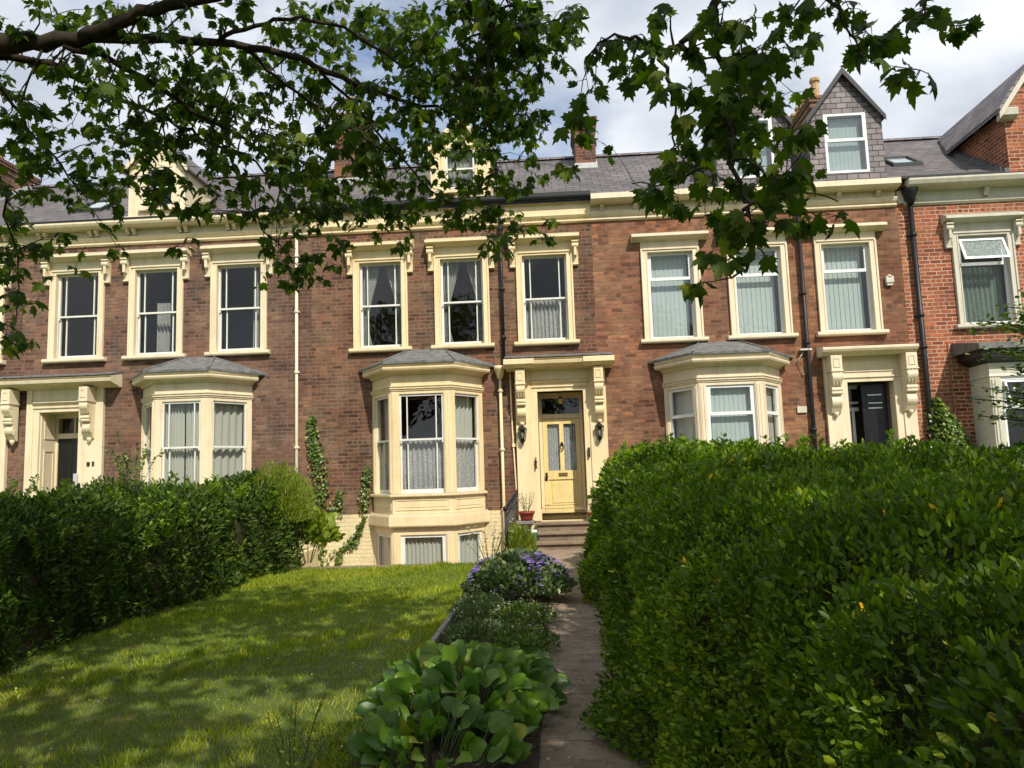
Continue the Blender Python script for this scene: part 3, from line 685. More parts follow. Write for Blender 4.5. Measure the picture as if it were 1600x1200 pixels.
def house(name, x0, x1, key, label, ops, lowkey='paintbrick', lowtop=0.67, roofholes=()):
    H = thing('terraced_house', label, 'house', ((x0+x1)/2, 0, 0), 'houses of the Victorian brick terrace')
    return H
def shell(H, x0, x1, key, ops, basekey, ridge_tiles=True):
    up = [o for o in ops if o[3] > 0.67]; dn = [o for o in ops if o[2] < 0.67]
    e = 0.001
    s = MB(); wall_grid(s, x0+e, x1-e, 0.67, 7.6, [(a, b, max(c, .67), d) for a, b, c, d in up])
    s.box(x0+e, x0+0.22, 0.35, 8.6, -1.5, 7.6); s.box(x1-0.22, x1-e, 0.35, 8.6, -1.5, 7.6); s.box(x0+0.22, x1-0.22, 8.4, 8.6, -1.5, 7.6)
    # gable ends under the roof
    for a, b_ in ((x0+e, x0+.2), (x1-.2, x1-e)): s.prism([(0.0, 7.6), (RIDGE_Y, RIDGE_Z-0.06), (8.5, 7.6)], a, b_, lambda y, z, a_: (a_, y, z))
    part('wall', s, key, H)
    s = MB(); wall_grid(s, x0+e, x1-e, -1.6, 0.67, dn, -0.025); s.box(x0+e, x1-e, -.025, 0.0, .67, .675); part('basement_wall', s, basekey, H)
    r = MB()
    for z0, z1 in ((-1.45, 0.5), (0.56, 3.85), (3.95, 7.2)):
        a, b_, y0, y1 = x0+.225, x1-.225, .352, 5.0
        r.quad((a, y0, z0), (b_, y0, z0), (b_, y1, z0), (a, y1, z0)); r.quad((a, y0, z1), (a, y1, z1), (b_, y1, z1), (b_, y0, z1))
        r.quad((a, y1, z0), (b_, y1, z0), (b_, y1, z1), (a, y1, z1)); r.quad((a, y0, z0), (a, y1, z0), (a, y1, z1), (a, y0, z1)); r.quad((b_, y0, z0), (b_, y0, z1), (b_, y1, z1), (b_, y1, z0))
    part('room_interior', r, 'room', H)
    r = MB(); t = 0.06
    r.prism([(-0.16, roofz(-0.16)), (RIDGE_Y, RIDGE_Z), (8.7, 7.5), (8.7, 7.44), (RIDGE_Y, RIDGE_Z-t), (-0.16, roofz(-.16)-t)], x0+e, x1-e, lambda y, z, a: (a, y, z))
    rf = part('roof', r, 'slate', H)
    k = MB(); n = int((x1-x0)/0.45)
    for i in range(n):
        a = x0+(x1-x0)*i/n; k.prism([(-.13, -.05), (-.02, .05), (.02, .05), (.13, -.05)], a+.004, a+(x1-x0)/n-.004, lambda y, z, q: (q, RIDGE_Y+y, RIDGE_Z+.03+z))
    part('ridge_tiles', k, 'slate3' if ridge_tiles else 'lead', rf)
    return rf
def skylight(rf, x0, x1, y0, y1):
    k = MB(); T = lambda x, y, z: (x, y, roofz(y)+z)
    for q in ((x0, x1, y0, y0+.07), (x0, x1, y1-.07, y1), (x0, x0+.07, y0+.07, y1-.07), (x1-.07, x1, y0+.07, y1-.07)): k.box(q[0], q[1], q[2], q[3], 0.0, 0.09, T)
    p = part('skylight', k, 'gutter', rf.parent)
    g = MB(); g.add([T(x0+.07, y0+.07, .06), T(x1-.07, y0+.07, .06), T(x1-.07, y1-.07, .06), T(x0+.07, y1-.07, .06)], [(0, 1, 2, 3)]); part('pane', g, 'glass3', p)
    g = MB(); g.box(x0+.07, x1-.07, y0+.07, y1-.07, 0.005, 0.02, T); part('blind', g, 'blind', p)

def dormer(H, x0, x1, zb, ze, za, wx0, wx1, wz0, wz1, key, side, roofk, yf=0.12, frame='white', arch=False, mid=None, curtain=None, glass='glass', style='two', over=0.1, label=None):
    """gabled dormer: front wall with an opening, cheeks running back into the slope, two roof slopes"""
    xa = (x0+x1)/2; s = MB()
    wall_grid(s, x0, x1, zb, ze, [(wx0, wx1, wz0, min(wz1, ze))], yf, yf+.15)
    def inx(z): 
        t = (z-ze)/(za-ze); return x0+(xa-x0)*t, x1-(x1-xa)*t
    if wz1 > ze:
        a, b_ = inx(wz1); s.add([(x0, yf, ze), (wx0, yf, ze), (wx0, yf, wz1), (a, yf, wz1)], [(0, 1, 2, 3)]); s.add([(wx1, yf, ze), (x1, yf, ze), (b_, yf, wz1), (wx1, yf, wz1)], [(0, 1, 2, 3)])
        s.add([(a, yf, wz1), (b_, yf, wz1), (xa, yf, za)], [(0, 1, 2)])
    else: s.add([(x0, yf, ze), (x1, yf, ze), (xa, yf, za)], [(0, 1, 2)])
    D = part('dormer', s, key, H, label)
    c = MB()
    for x, sg in ((x0, 1), (x1, -1)):
        yb_ = (ze-EAVE_Z)/RS-0.1+.05; zz = roofz(yf)
        c.prism([(yf+.006, min(zb, zz)-.05), (yf+.006, ze), (yb_, ze)], x, x+sg*0.06, lambda y, z, a: (a, y, z))
    c.quad((x0, yf+.16, zb), (x1, yf+.16, zb), (x1, 1.2, zb+.5), (x0, 1.2, zb+.5))
    part('dormer_cheeks', c, side, D)
    r = MB(); yb2 = (za-EAVE_Z)/RS-0.1+.1; yb1 = (ze-EAVE_Z)/RS-0.1+.1; th = 0.05
    sl = (za-ze)/(xa-x0)
    for sg, xe in ((-1, x0), (1, x1)):
        xo = xe+sg*over; zo = ze-over*sl
        r.add([(xo, yf-.1, zo+th), (xa, yf-.1, za+th), (xa, yb2, za+th), (xo, yb1, zo+th), (xo, yf-.1, zo), (xa, yf-.1, za), (xa, yb2, za), (xo, yb1, zo)],
              [(0, 1, 2, 3), (7, 6, 5, 4), (0, 4, 5, 1), (3, 2, 6, 7), (0, 3, 7, 4)])
    part('dormer_roof', r, roofk, D)
    b = MB()
    for sg, xe in ((-1, x0), (1, x1)):
        xo = xe+sg*over; zo = ze-over*sl
        b.add([(xo, yf-.125, zo-.06), (xo, yf-.125, zo+th+.01), (xa, yf-.125, za+th+.01), (xa, yf-.125, za-.1), (xo, yf-.1, zo-.06), (xo, yf-.1, zo+th+.01), (xa, yf-.1, za+th+.01), (xa, yf-.1, za-.1)],
              [(0, 1, 2, 3), (7, 6, 5, 4), (0, 3, 7, 4), (1, 5, 6, 2), (0, 4, 5, 1)])
    part('bargeboard', b, frame if side == 'slate3' else key, D, 'dark bargeboard' if frame == 'gutter' else None)
    f, p = MB(), MB(); sash(f, p, ID, wx0, wx1, wz0, wz1, style, yf-.01, mid)
    part('sash_frame', f, 'upvc' if style == 'upvc' else 'white', D); part('pane', p, glass, D)
    if key not in ('slate3',):
        q = MB()
        q.box(wx0-.1, wx0, yf-.03, yf, wz0, wz1+.09); q.box(wx1, wx1+.1, yf-.03, yf, wz0, wz1+.09); q.box(wx0, wx1, yf-.03, yf, wz1, wz1+.09); q.box(wx0-.2, wx1+.2, yf-.1, yf, wz0-.09, wz0)
        q.box(x0-.06, x1+.06, yf-.05, yf, zb, zb+.1)
        part('window_surround', q, key, D, bevel=.005)
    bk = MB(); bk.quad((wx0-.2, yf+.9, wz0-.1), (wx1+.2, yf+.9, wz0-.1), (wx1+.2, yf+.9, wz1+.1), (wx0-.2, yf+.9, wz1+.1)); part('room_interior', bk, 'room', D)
    if curtain == 'blind': c = MB(); blind(c, ID, wx0, wx1-.12, wz0, wz1, yf+.14, .09, .4); part('vertical_blind', c, 'blind', D)
    elif curtain == 'net': c = MB(); drape(c, ID, wx0, wx1, wz0, wz1, yf+.2, 8, .02, seed=2); part('net_curtain', c, 'net', D)
    return D

# ================================================================== HOUSE 1 (cream, left)
ops = []
H1 = thing('terraced_house', 'brown brick house left of the cream drainpipe with pale cream trim and dark door', 'house', (-8.95, 0, 0), 'houses of the Victorian brick terrace')
window(H1, -11.73, -10.42, 4.34, 6.45, 'cream1', ops=ops)
window(H1, -9.82, -8.53, 4.34, 6.46, 'cream1', curtain='half', ops=ops)
window(H1, -7.87, -6.55, 4.35, 6.48, 'cream1', curtain='side', ops=ops)
bay(H1, -9.44, -8.69, -7.50, -6.89, 'cream1', 'margin', 'glass', 2.25, 1.05, 3.42, 3.68, 3.86, 4.36, (0.7, 0.43), 'full', basement=False)
ops += [(-9.3, -7.0, 1.15, 3.2), (-11.9, -10.9, 0.56, 3.25)]
rf = shell(H1, -12.4, -5.51, 'brick1', ops, 'paintbrick')
skylight(rf, -11.9, -11.2, 1.0, 1.9)
c = MB(); xs0, xs1 = -12.4, -5.511
c.extx([(0, 7.08), (-.03, 7.08), (-.07, 7.11), (-.07, 7.14), (-.04, 7.16), (-.09, 7.2), (-.12, 7.24), (-.12, 7.26), (-.02, 7.27), (-.02, 7.44), (-.3, 7.45), (-.34, 7.48), (-.37, 7.53), (-.37, 7.57), (-.3, 7.60), (0, 7.62)], xs0, xs1)
cc_ = part('cornice', c, 'cream1', H1); mods([-12.0, -11.85, -10.75, -10.6, -9.85, -9.7, -8.6, -8.45, -7.45, -7.3, -6.3, -6.15], -.02, 7.45, 'cream1', cc_)
c = MB(); c.extx([(-.36, 7.59), (-.3, 7.59), (-.3, 7.64), (-.36, 7.63)], xs0, xs1); c.box(xs0, xs1-.001, -.3, -.1, 7.6, 7.625); part('gutter', c, 'gutter', H1)
dormer(H1, -10.0, -8.62, 7.72, 9.02, 9.85, -9.52, -8.93, 8.02, 9.0, 'cream1', 'cream1', 'slate', yf=.15, curtain=None)
# portico
def portico(H, xl, xr, ol, orr, ot, key, cons, corn, z_c0=3.72, z_c1=3.96, y0=-0.10, cd=.34, cw=.2, ledge=True, pils=None):
    p = MB(); pw = ol-.14-xl
    for a, b_ in ((xl, ol-.16), (orr+.16, xr)): p.box(a, b_, y0, -.001, .42, z_c0)
    for a, b_ in ((ol-.16, ol), (orr, orr+.16)):
        p.box(a, b_, y0+.03, .2, .42, ot); 
    p.box(ol-.16, orr+.16, y0+.03, .2, ot, ot+.13); p.box(ol-.16, orr+.16, y0, y0+.03, ot+.09, ot+.13); p.box(ol-.165, ol-.13, y0, y0+.03, .42, ot+.09); p.box(orr+.13, orr+.165, y0, y0+.03, .42, ot+.09)
    p.box(ol-.16, orr+.16, y0+.02, -.001, ot+.13, z_c0)
    if ledge: p.extx([(y0+.02, ot+.17), (y0-.02, ot+.19), (y0-.05, ot+.22), (y0-.02, ot+.25), (y0+.02, ot+.26)], ol-.12, orr+.12)
    D = part('doorcase', p, key, H, bevel=.006)
    k = MB(); x0, x1 = corn
    prof = [(0, z_c0), (-.12, z_c0), (-.16, z_c0+.03), (-.3, z_c0+.05), (-.42, z_c0+.08), (-.48, z_c0+.1), (-.5, z_c0+.17), (-.44, z_c0+.19), (-.5, z_c1-.02), (-.3, z_c1+.02), (0, z_c1+.09)]
    k.extx(prof, x0, x1); part('cornice', k, key, D, bevel=.005)
    for xc in cons: k = MB(); console(k, xc, 2.55, z_c0-.002, cw, cd, y0); part('console', k, key, D, bevel=.004)
    k = MB(); k.extx([(0, z_c1+.095), (-.51, z_c1+.0), (-.51, z_c1+.022), (0, z_c1+.125)], x0-.01, x1+.01); part('lead_cover', k, 'lead', D)
    return D
portico(H1, -12.15, -10.33, -11.86, -10.92, 3.2, 'cream1', [-12.42, -10.6], (-12.4, -9.95))
r = MB(); r.box(-11.86, -11.84, .0, .75, .5, 3.25)
for z0, z1 in ((.7, 2.35), (2.6, 3.1)):
    for q in ((.10, .14), (.42, .46)): r.box(-11.84, -11.825, q[0], q[1], z0, z1)
    r.box(-11.84, -11.825, .14, .42, z0, z0+.04); r.box(-11.84, -11.825, .14, .42, z1-.04, z1)
r.box(-10.92, -10.9, 0.2, .75, .5, 3.2); r.box(-11.84, -10.92, 0.2, .75, 3.2, 3.22); part('porch_reveal', r, 'cream1', H1)
f = MB(); f.box(-11.84, -11.79, .52, .6, .5, 3.2); f.box(-10.97, -10.9, .52, .6, .5, 3.2); f.box(-11.79, -10.97, .52, .6, 2.62, 2.74); f.box(-11.79, -10.97, .52, .6, 3.1, 3.2); f.box(-11.4, -11.37, .53, .59, 2.74, 3.1)
F = part('door_frame', f, 'cream1', H1); g = MB(); g.quad((-11.79, .56, 2.74), (-10.97, .56, 2.74), (-10.97, .56, 3.1), (-11.79, .56, 3.1)); part('fanlight', g, 'glass', F)
d = MB(); d.box(-11.78, -10.98, .54, .59, .52, 2.61)
for z0, z1 in ((.7, 1.35), (1.5, 2.5)):
    for q in ((-11.68, -11.44), (-11.32, -11.08)):
        d.box(q[0], q[1], .53, .54, z0, z1)
Dr = part('door', d, 'blackdoor', H1, 'black panelled front door'); k = MB(); k.lathe((-11.06, .51, 1.45), [(.01, -.02), (.028, -.01), (.028, .01), (.01, .02)], 10); part('handle', k, 'brass', Dr)
k = MB(); k.box(-10.66, -10.6, -.13, -.1, 1.95, 2.03); k.box(-10.54, -10.5, -.12, -.1, 1.94, 2.04); part('doorbell', k, 'black', H1)
k = MB(); k.box(-10.97, -10.88, -.12, -.07, 1.35, 1.78); part('entry_panel', k, 'palegrey', H1)
s_ = MB(); s_.box(-12.2, -10.3, -.5, .6, -.2, .42); s_.box(-12.2, -10.3, -.8, -.5, -.2, .25); s_.box(-12.2, -10.3, -1.1, -.8, -.2, .08); part('doorstep', s_, 'stone', H1)
k = MB(); pipe(k, -5.84, -1.4, 7.3, -.06, .036, (5.3, 3.9, 2.2, 6.6)); k.tube([(-5.84, -.06, 7.28), (-5.84, -.2, 7.5)], .036, 8); part('drainpipe', k, 'cream1', H1, 'cream painted drainpipe')

# ================================================================== HOUSE 0 (far left)
ops = []
H0 = thing('terraced_house', 'brick house cut off by the left edge of the photo with a pale green door', 'house', (-15.7, 0, 0), 'houses of the Victorian brick terrace')
window(H0, -14.1, -12.85, 4.36, 6.45, 'cream1', ops=ops); window(H0, -16.2, -14.9, 4.36, 6.45, 'cream1', ops=ops); window(H0, -18.3, -17.0, 4.36, 6.45, 'cream1', ops=ops)
ops += [(-13.95, -13.0, .56, 3.25)]
rf0 = shell(H0, -19.0, -12.4, 'brick1', ops, 'paintbrick')
c = MB(); c.extx([(0, 7.08), (-.07, 7.11), (-.07, 7.14), (-.12, 7.24), (-.02, 7.27), (-.02, 7.44), (-.3, 7.45), (-.37, 7.53), (-.37, 7.57), (-.3, 7.60), (0, 7.62)], -19.0, -12.402); cc_ = part('cornice', c, 'cream1', H0)
mods([-13.0, -12.85, -14.1, -14.25, -15.3, -15.45], -.02, 7.45, 'cream1', cc_)
portico(H0, -14.5, -12.62, -13.9, -13.05, 3.2, 'cream1', [-14.2], (-14.9, -12.405))
f = MB(); f.box(-13.9, -13.82, .3, .38, .5, 3.2); f.box(-13.13, -13.05, .3, .38, .5, 3.2); f.box(-13.82, -13.13, .3, .38, 2.62, 2.74); f.box(-13.82, -13.13, .3, .38, 3.1, 3.2); F = part('door_frame', f, 'cream1', H0)
g = MB(); g.quad((-13.82, .34, 2.74), (-13.13, .34, 2.74), (-13.13, .34, 3.1), (-13.82, .34, 3.1)); part('fanlight', g, 'glass', F)
d = MB(); d.box(-13.81, -13.14, .33, .37, .52, 2.61)
for z0, z1 in ((.7, 1.35), (1.5, 2.5)):
    for q in ((-13.73, -13.52), (-13.43, -13.22)): d.box(q[0], q[1], .32, .33, z0, z1)
part('door', d, 'olive', H0, 'pale green front door')

# ================================================================== HOUSE 2 (centre, yellow)
ops = []
H2 = thing('terraced_house', 'middle brick house with yellow cream trim, yellow glazed front door, bay and steps', 'house', (-2.28, 0, 0), 'houses of the Victorian brick terrace')
window(H2, -4.53, -3.28, 4.29, 6.37, 'cream2', curtain='tied', ops=ops)
window(H2, -2.66, -1.41, 4.29, 6.37, 'cream2', curtain='tied', ops=ops)
window(H2, -0.79, 0.49, 4.29, 6.36, 'cream2', curtain='lace_low', ops=ops)
bay(H2, -4.11, -3.50, -2.22, -1.64, 'cream2', 'margin', 'glass', 2.25, 1.05, 3.39, 3.66, 3.84, 4.32, (0.7, 0.43), 'lace')
ops += [(-3.95, -1.8, 1.15, 3.2), (-3.95, -1.8, -.95, .2), (-.40, .58, .42, 3.25)]
rf = shell(H2, -5.51, 0.95, 'brick2', ops, 'paintbrick')
skylight(rf, -4.45, -3.75, 1.3, 2.2)
c = MB(); c.extx([(0, 7.08), (-.03, 7.08), (-.07, 7.11), (-.07, 7.14), (-.04, 7.16), (-.09, 7.2), (-.12, 7.24), (-.12, 7.26), (-.07, 7.27), (-.07, 7.53), (-.1, 7.54), (-.12, 7.6), (0, 7.62)], -5.511, .949); part('fascia', c, 'cream2', H2)
c = MB(); c.extx([(-.12, 7.61), (-.26, 7.6), (-.28, 7.64), (-.28, 7.73), (-.25, 7.73), (-.24, 7.65), (-.14, 7.64), (-.12, 7.7)], -5.6, .949); part('gutter', c, 'gutter', H2)
dormer(H2, -2.72, -1.32, 7.78, 9.05, 9.72, -2.36, -1.68, 8.05, 9.05, 'cream2', 'cream2', 'slate', yf=.12, curtain='net')
k = MB(); pipe(k, -1.12, 3.95, 7.6, -.09, .038, (7.0, 5.6, 4.5)); k.tube([(-1.12, -.09, 4.0), (-1.14, -.12, 3.88), (-1.22, -.14, 3.8)], .045, 10); part('drainpipe', k, 'black', H2, 'black drainpipe between the upper windows')
k = MB(); pipe(k, -1.22, -1.3, 3.7, -.1, .035, (3.3, 2.0, .7)); k.lathe((-1.22, -.12, 3.68), [(.045, -.12), (.06, -.1), (.11, .08), (.13, .1), (.13, .17), (.1, .17)], 12); part('drainpipe', k, 'cream2', H2, 'cream drainpipe with a funnel head beside the bay')
k = MB(); k.tube([(-1.0, -.04, 3.8), (-.985, -.04, 2.4), (-.93, -.04, .8), (-.9, -.04, .1)], .018, 8); k.box(-1.0, -.93, -.07, 0, 2.05, 2.12); part('waste_pipe', k, 'cream2', H2)
portico(H2, -0.9, 1.10, -0.41, 0.60, 3.25, 'cream2', [-.76, .94], (-1.08, 1.26))
# raised blocks of the door cornice over the consoles
for a, b_ in ((-1.11, -.45), (.62, 1.29)):
    k = MB(); k.extx([(-.44, 3.74), (-.52, 3.79), (-.56, 3.82), (-.56, 3.9), (-.5, 3.92), (-.5, 3.94), (-.3, 3.93), (-.3, 3.76)], a, b_); part('cornice_block', k, 'cream2', H2, bevel=.004)
r = MB(); r.box(-.43, -.41, 0.2, .62, .42, 3.25); r.box(.6, .62, 0.2, .62, .42, 3.25); r.box(-.41, .6, 0.2, .62, 3.25, 3.27); r.box(-.43, .62, .6, .62, 3.17, 3.25); part('porch_reveal', r, 'cream2', H2)
f = MB(); y = .5; f.box(-.41, -.33, y, y+.08, .44, 3.25); f.box(.52, .6, y, y+.08, .44, 3.25); f.box(-.33, .52, y, y+.08, 2.68, 2.78); f.box(-.33, .52, y, y+.08, 3.14, 3.25)
F = part('door_frame', f, 'cream2', H2); g = MB(); g.quad((-.33, y+.04, 2.78), (.52, y+.04, 2.78), (.52, y+.04, 3.14), (-.33, y+.04, 3.14)); part('fanlight', g, 'glass', F)
d = MB(); x0, x1, y0, y1 = -.325, .515, .5, .55
for q in ((x0, x0+.1, .5, 2.67), (x1-.1, x1, .5, 2.67), (x0+.1, x1-.1, .5, .72), (x0+.1, x1-.1, 1.3, 1.5), (x0+.1, x1-.1, 2.55, 2.67), (.045, .145, 1.5, 2.55)): d.box(q[0], q[1], y0, y1, q[2], q[3])
d.box(x0+.1, x1-.1, y0+.025, y1, .72, 1.3); d.box(x0+.16, x1-.16, y0+.012, y0+.025, .78, 1.24); d.box(x0-.02, x1+.02, y0-.03, y0, .5, .56); d.box(x0, x1, y0-.02, y0, .74, .76)
Dr = part('door', d, 'door2', H2, 'yellow door with two tall glazed panels', bevel=.004)
g = MB()
for a, b_ in ((x0+.1, .045), (.145, x1-.1)): g.quad((a, .53, 1.5), (b_, .53, 1.5), (b_, .53, 2.55), (a, .53, 2.55))
part('pane', g, 'glass', Dr); g = MB()
for a, b_ in ((x0+.1, .045), (.145, x1-.1)): drape(g, ID, a, b_, 1.5, 2.55, .575, 5, .008, seed=int(a*10))
part('lace_curtain', g, 'lace', Dr)
k = MB(); k.box(.0, .2, .49, .5, 1.37, 1.45); k.box(.02, .18, .484, .49, 1.395, 1.43); part('letterbox', k, 'brass', Dr)
k = MB(); k.tube([(.095, .49, 2.12), (.06, .47, 2.06), (.06, .465, 2.0), (.095, .46, 1.96), (.13, .465, 2.0), (.13, .47, 2.06), (.095, .49, 2.12)], .012, 6); k.lathe((.095, .485, 2.1), [(.01, -.03), (.03, -.01), (.03, .02), (.01, .04)], 8); part('knocker', k, 'black', Dr)
k = MB(); k.lathe((-.27, .45, 1.38), [(.012, -.03), (.03, -.018), (.033, .0), (.03, .018), (.012, .03)], 12); k.box(-.3, -.25, .485, .5, 1.28, 1.46); part('handle', k, 'black', Dr)
k = MB(); k.lathe((-.49, -.12, 1.55), [(.01, 0), (.02, .02), (.016, .12), (.03, .14), (.02, .17), (.008, .26)], 8); part('bell_pull', k, 'black', H2)
k = MB(); k.box(.66, .70, -.14, -.07, 1.78, 1.98); part('doorbell', k, 'black', H2)
def lantern(H, x, z, y=-.16):
    k = MB(); k.box(x-.02, x+.02, y+.06, y+.08, z-.12, z+.2); k.tube([(x, y+.07, z+.17), (x, y, z+.24), (x, y-.02, z+.2)], .01, 6)
    yc = y-.03
    k.lathe((x, yc, z), [(.012, -.2), (.03, -.17), (.06, -.13), (.065, -.115), (.03, -.11)], 6, False); k.lathe((x, yc, z), [(.10, .115), (.105, .13), (.05, .18), (.02, .2), (.02, .22), (.005, .25)], 6, False)
    for i in range(6):
        t = math.pi*2*i/6; k.tube([(x+.06*math.cos(t), yc+.06*math.sin(t), z-.115), (x+.095*math.cos(t), yc+.095*math.sin(t), z+.12)], .006, 4)
    Ln = part('wall_lantern', k, 'black', H); g = MB(); g.lathe((x, yc, z), [(.056, -.112), (.088, .115)], 6, False); part('glass', g, 'lampglass', Ln)
    b_ = MB(); b_.lathe((x, yc, z), [(.01, -.09), (.025, -.06), (.03, 0), (.02, .05), (.005, .07)], 8); part('bulb', b_, 'cream_plastic', Ln)
lantern(H2, -.76, 2.3); lantern(H2, .92, 2.3)
k = MB(); k.tube([(.1, .25, 3.25), (.1, .25, 3.13)], .006, 6); k.lathe((.1, .25, 2.98), [(.02, 0), (.06, .02), (.07, .12), (.04, .16), (.01, .18)], 8, False); part('porch_lamp', k, 'brass', H2)
s_ = MB(); s_.box(-.5, .75, -.30, .62, -.2, .345); s_.box(-.53, .78, -.35, .62, .345, .405)
s_.box(-.47, .72, -.62, -.30, -.2, .165); s_.box(-.5, .75, -.67, -.30, .165, .225); s_.box(-.5, .75, -.95, -.62, -.2, -.01); s_.box(-.52, .78, -1.0, -.62, -.01, .05)
part('doorstep', s_, 'stone', H2, 'worn stone steps', bevel=.012)
s_ = MB(); s_.box(-.405, .595, .38, .499, .406, .515); part('threshold', s_, 'door2', H2)

# ================================================================== HOUSE 3 (right of centre)
ops = []
H3 = thing('terraced_house', 'orange brown brick house with white blinds, slate hung dormers and an open black door', 'house', (4.33, 0, 0), 'houses of the Victorian brick terrace')
for a, b_ in ((2.02, 3.32), (3.92, 5.25), (5.84, 7.18)):
    window(H3, a, b_, 4.23, 6.30, 'cream3', 'upvc', 'upvc', (0.24, 0.22), False, 5.70, 'blind', 'glass3', ops, fasc=.15, hx=.2, jamb=.15)
bay(H3, 2.38, 2.96, 4.28, 4.90, 'cream3', 'upvc', 'glass3', 2.57, 1.05, 3.33, 3.58, 3.78, 4.22, (0.7, 0.43), 'blind', frame='upvc', basement=False)
ops += [(2.5, 4.75, 1.15, 3.15), (6.30, 7.30, .42, 3.2)]
rf = shell(H3, 0.95, 7.72, 'brick3', ops, 'paintbrick')
c = MB(); c.extx([(0, 7.08), (-.03, 7.08), (-.07, 7.11), (-.07, 7.14), (-.04, 7.16), (-.09, 7.2), (-.12, 7.26), (-.12, 7.28), (-.02, 7.29), (-.02, 7.44), (-.3, 7.45), (-.34, 7.47), (-.37, 7.5), (-.37, 7.62), (-.3, 7.64), (0, 7.64)], .951, 7.7); cc_ = part('cornice', c, 'cream3', H3)
mods([1.2, 1.95, 2.7, 3.45, 4.2, 4.95, 5.7, 6.45, 7.3], -.02, 7.45, .09, .14, .14, 'cream3', cc_)
for a, b_ in ((3.86, 5.52), (5.96, 7.60)):
    xm = (a+b_)/2
    dormer(H3, a, b_, 7.62, 9.25, 10.36, xm-.47+.0, xm+.47, 7.96, 9.36, 'slate3', 'slate3', 'slate', yf=.1, frame='gutter', style='upvc', mid=8.73, curtain='blind', glass='glassd', over=.06)
k = MB(); pipe(k, 5.52, -1.0, 7.3, -.09, .042, (6.5, 5.2, 4.1, 2.2)); k.lathe((5.52, -.12, 6.55), [(.05, -.1), (.09, .0), (.11, .12), (.11, .16)], 10); part('drainpipe', k, 'black', H3, 'black drainpipe between the upper windows')
k = MB(); k.box(5.35, 5.6, -.13, -.02, 3.93, 3.97); k.tube([(5.46, -.05, 3.95), (5.3, -.05, 3.7), (5.42, -.05, 3.4)], .012, 6); k.box(5.22, 5.42, -.04, 0, 2.58, 2.72); part('junction_box', k, 'cream_plastic', H3)
k = MB(); k.box(7.32, 7.48, -.09, 0, 5.36, 5.5); k.box(7.34, 7.46, -.07, 0, 5.3, 5.36); k.lathe((7.4, -.05, 5.49), [(.06, 0), (.05, .03), (.02, .05)], 10); part('alarm_box', k, 'cream_plastic', H3)
p = MB(); xl, xr, ol, orr = 5.83, 7.87-.16, 6.31, 7.29
p.box(xl, ol-.15, -.1, -.001, .42, 3.76); p.box(orr+.15, xr, -.1, -.001, .42, 3.76)
for a, b_ in ((ol-.15, ol), (orr, orr+.15)): p.box(a, b_, -.07, .2, .42, 3.2)
p.box(ol-.15, orr+.15, -.07, .2, 3.2, 3.32); p.box(ol-.15, orr+.15, -.1, -.07, 3.29, 3.33); p.box(ol-.15, orr+.15, -.05, -.001, 3.33, 3.76); p.box(ol-.05, orr+.05, -.075, -.05, 3.42, 3.44); p.box(ol-.05, orr+.05, -.075, -.05, 3.66, 3.68)
D = part('doorcase', p, 'cream3', H3, bevel=.006)
k = MB(); k.extx([(0, 3.76), (-.3, 3.76), (-.34, 3.8), (-.42, 3.83), (-.45, 3.88), (-.45, 3.93), (0, 3.99)], 5.72, 7.715); part('cornice', k, 'cream3', D, bevel=.005)
for xc in (6.0, 7.56): k = MB(); console(k, xc, 2.52, 3.758, .23, .3, -.1); part('console', k, 'cream3', D, bevel=.004)
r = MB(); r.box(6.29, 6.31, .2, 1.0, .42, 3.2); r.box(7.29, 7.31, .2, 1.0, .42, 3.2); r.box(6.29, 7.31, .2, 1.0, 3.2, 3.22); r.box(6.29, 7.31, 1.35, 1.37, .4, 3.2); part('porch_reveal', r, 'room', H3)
f = MB(); f.box(6.31, 6.37, .7, .76, .5, 3.2); f.box(6.37, 6.8, .7, .76, 2.62, 2.7); f.box(6.37, 6.8, .7, .76, 2.78, 2.83); f.box(6.37, 6.8, .7, .76, 3.12, 3.2); f.box(6.64, 6.7, .7, .76, .5, 2.62); f.box(6.37, 6.64, .7, .76, .5, .9)
F = part('inner_door', f, 'upvc', H3, 'white framed inner door'); g = MB(); g.quad((6.37, .73, .9), (7.29, .73, .9), (7.29, .73, 3.12), (6.37, .73, 3.12)); part('pane', g, 'glass', F)
d = MB(); TD = lambda x, y, z: (6.78+x*.96+y*.1, .42+y-x*.12, z)
d.box(0, .54, 0, .05, .45, 3.18, TD)
for z0, z1 in ((.6, 1.3), (1.45, 2.2)):
    for q in ((.06, .25), (.3, .48)): d.box(q[0], q[1], -.012, 0, z0, z1, TD)
Dr = part('door', d, 'blackdoor', H3, 'black front door standing open')
for z in (2.93, 2.75, 2.64): k = MB(); k.box(.12, .42, -.02, -.004, z, z+.025, TD); part('door_bar', k, 'steel', Dr)
s_ = MB(); s_.box(5.9, 7.8, -.5, 1.35, -.2, .42); s_.box(5.9, 7.8, -.8, -.5, -.2, .2); part('doorstep', s_, 'stone', H3)

# ================================================================== HOUSE 4 (right edge, red)
ops = []
H4 = thing('terraced_house', 'bright orange brick house at the right edge with greyish white trim and brick gable', 'house', (10.96, 0, 0), 'houses of the Victorian brick terrace')
W = window(H4, 8.80, 10.12, 4.27, 6.34, 'white4', 'upvc', 'upvc', (0.26, 0.24), True, 5.72, None, 'glass', ops)
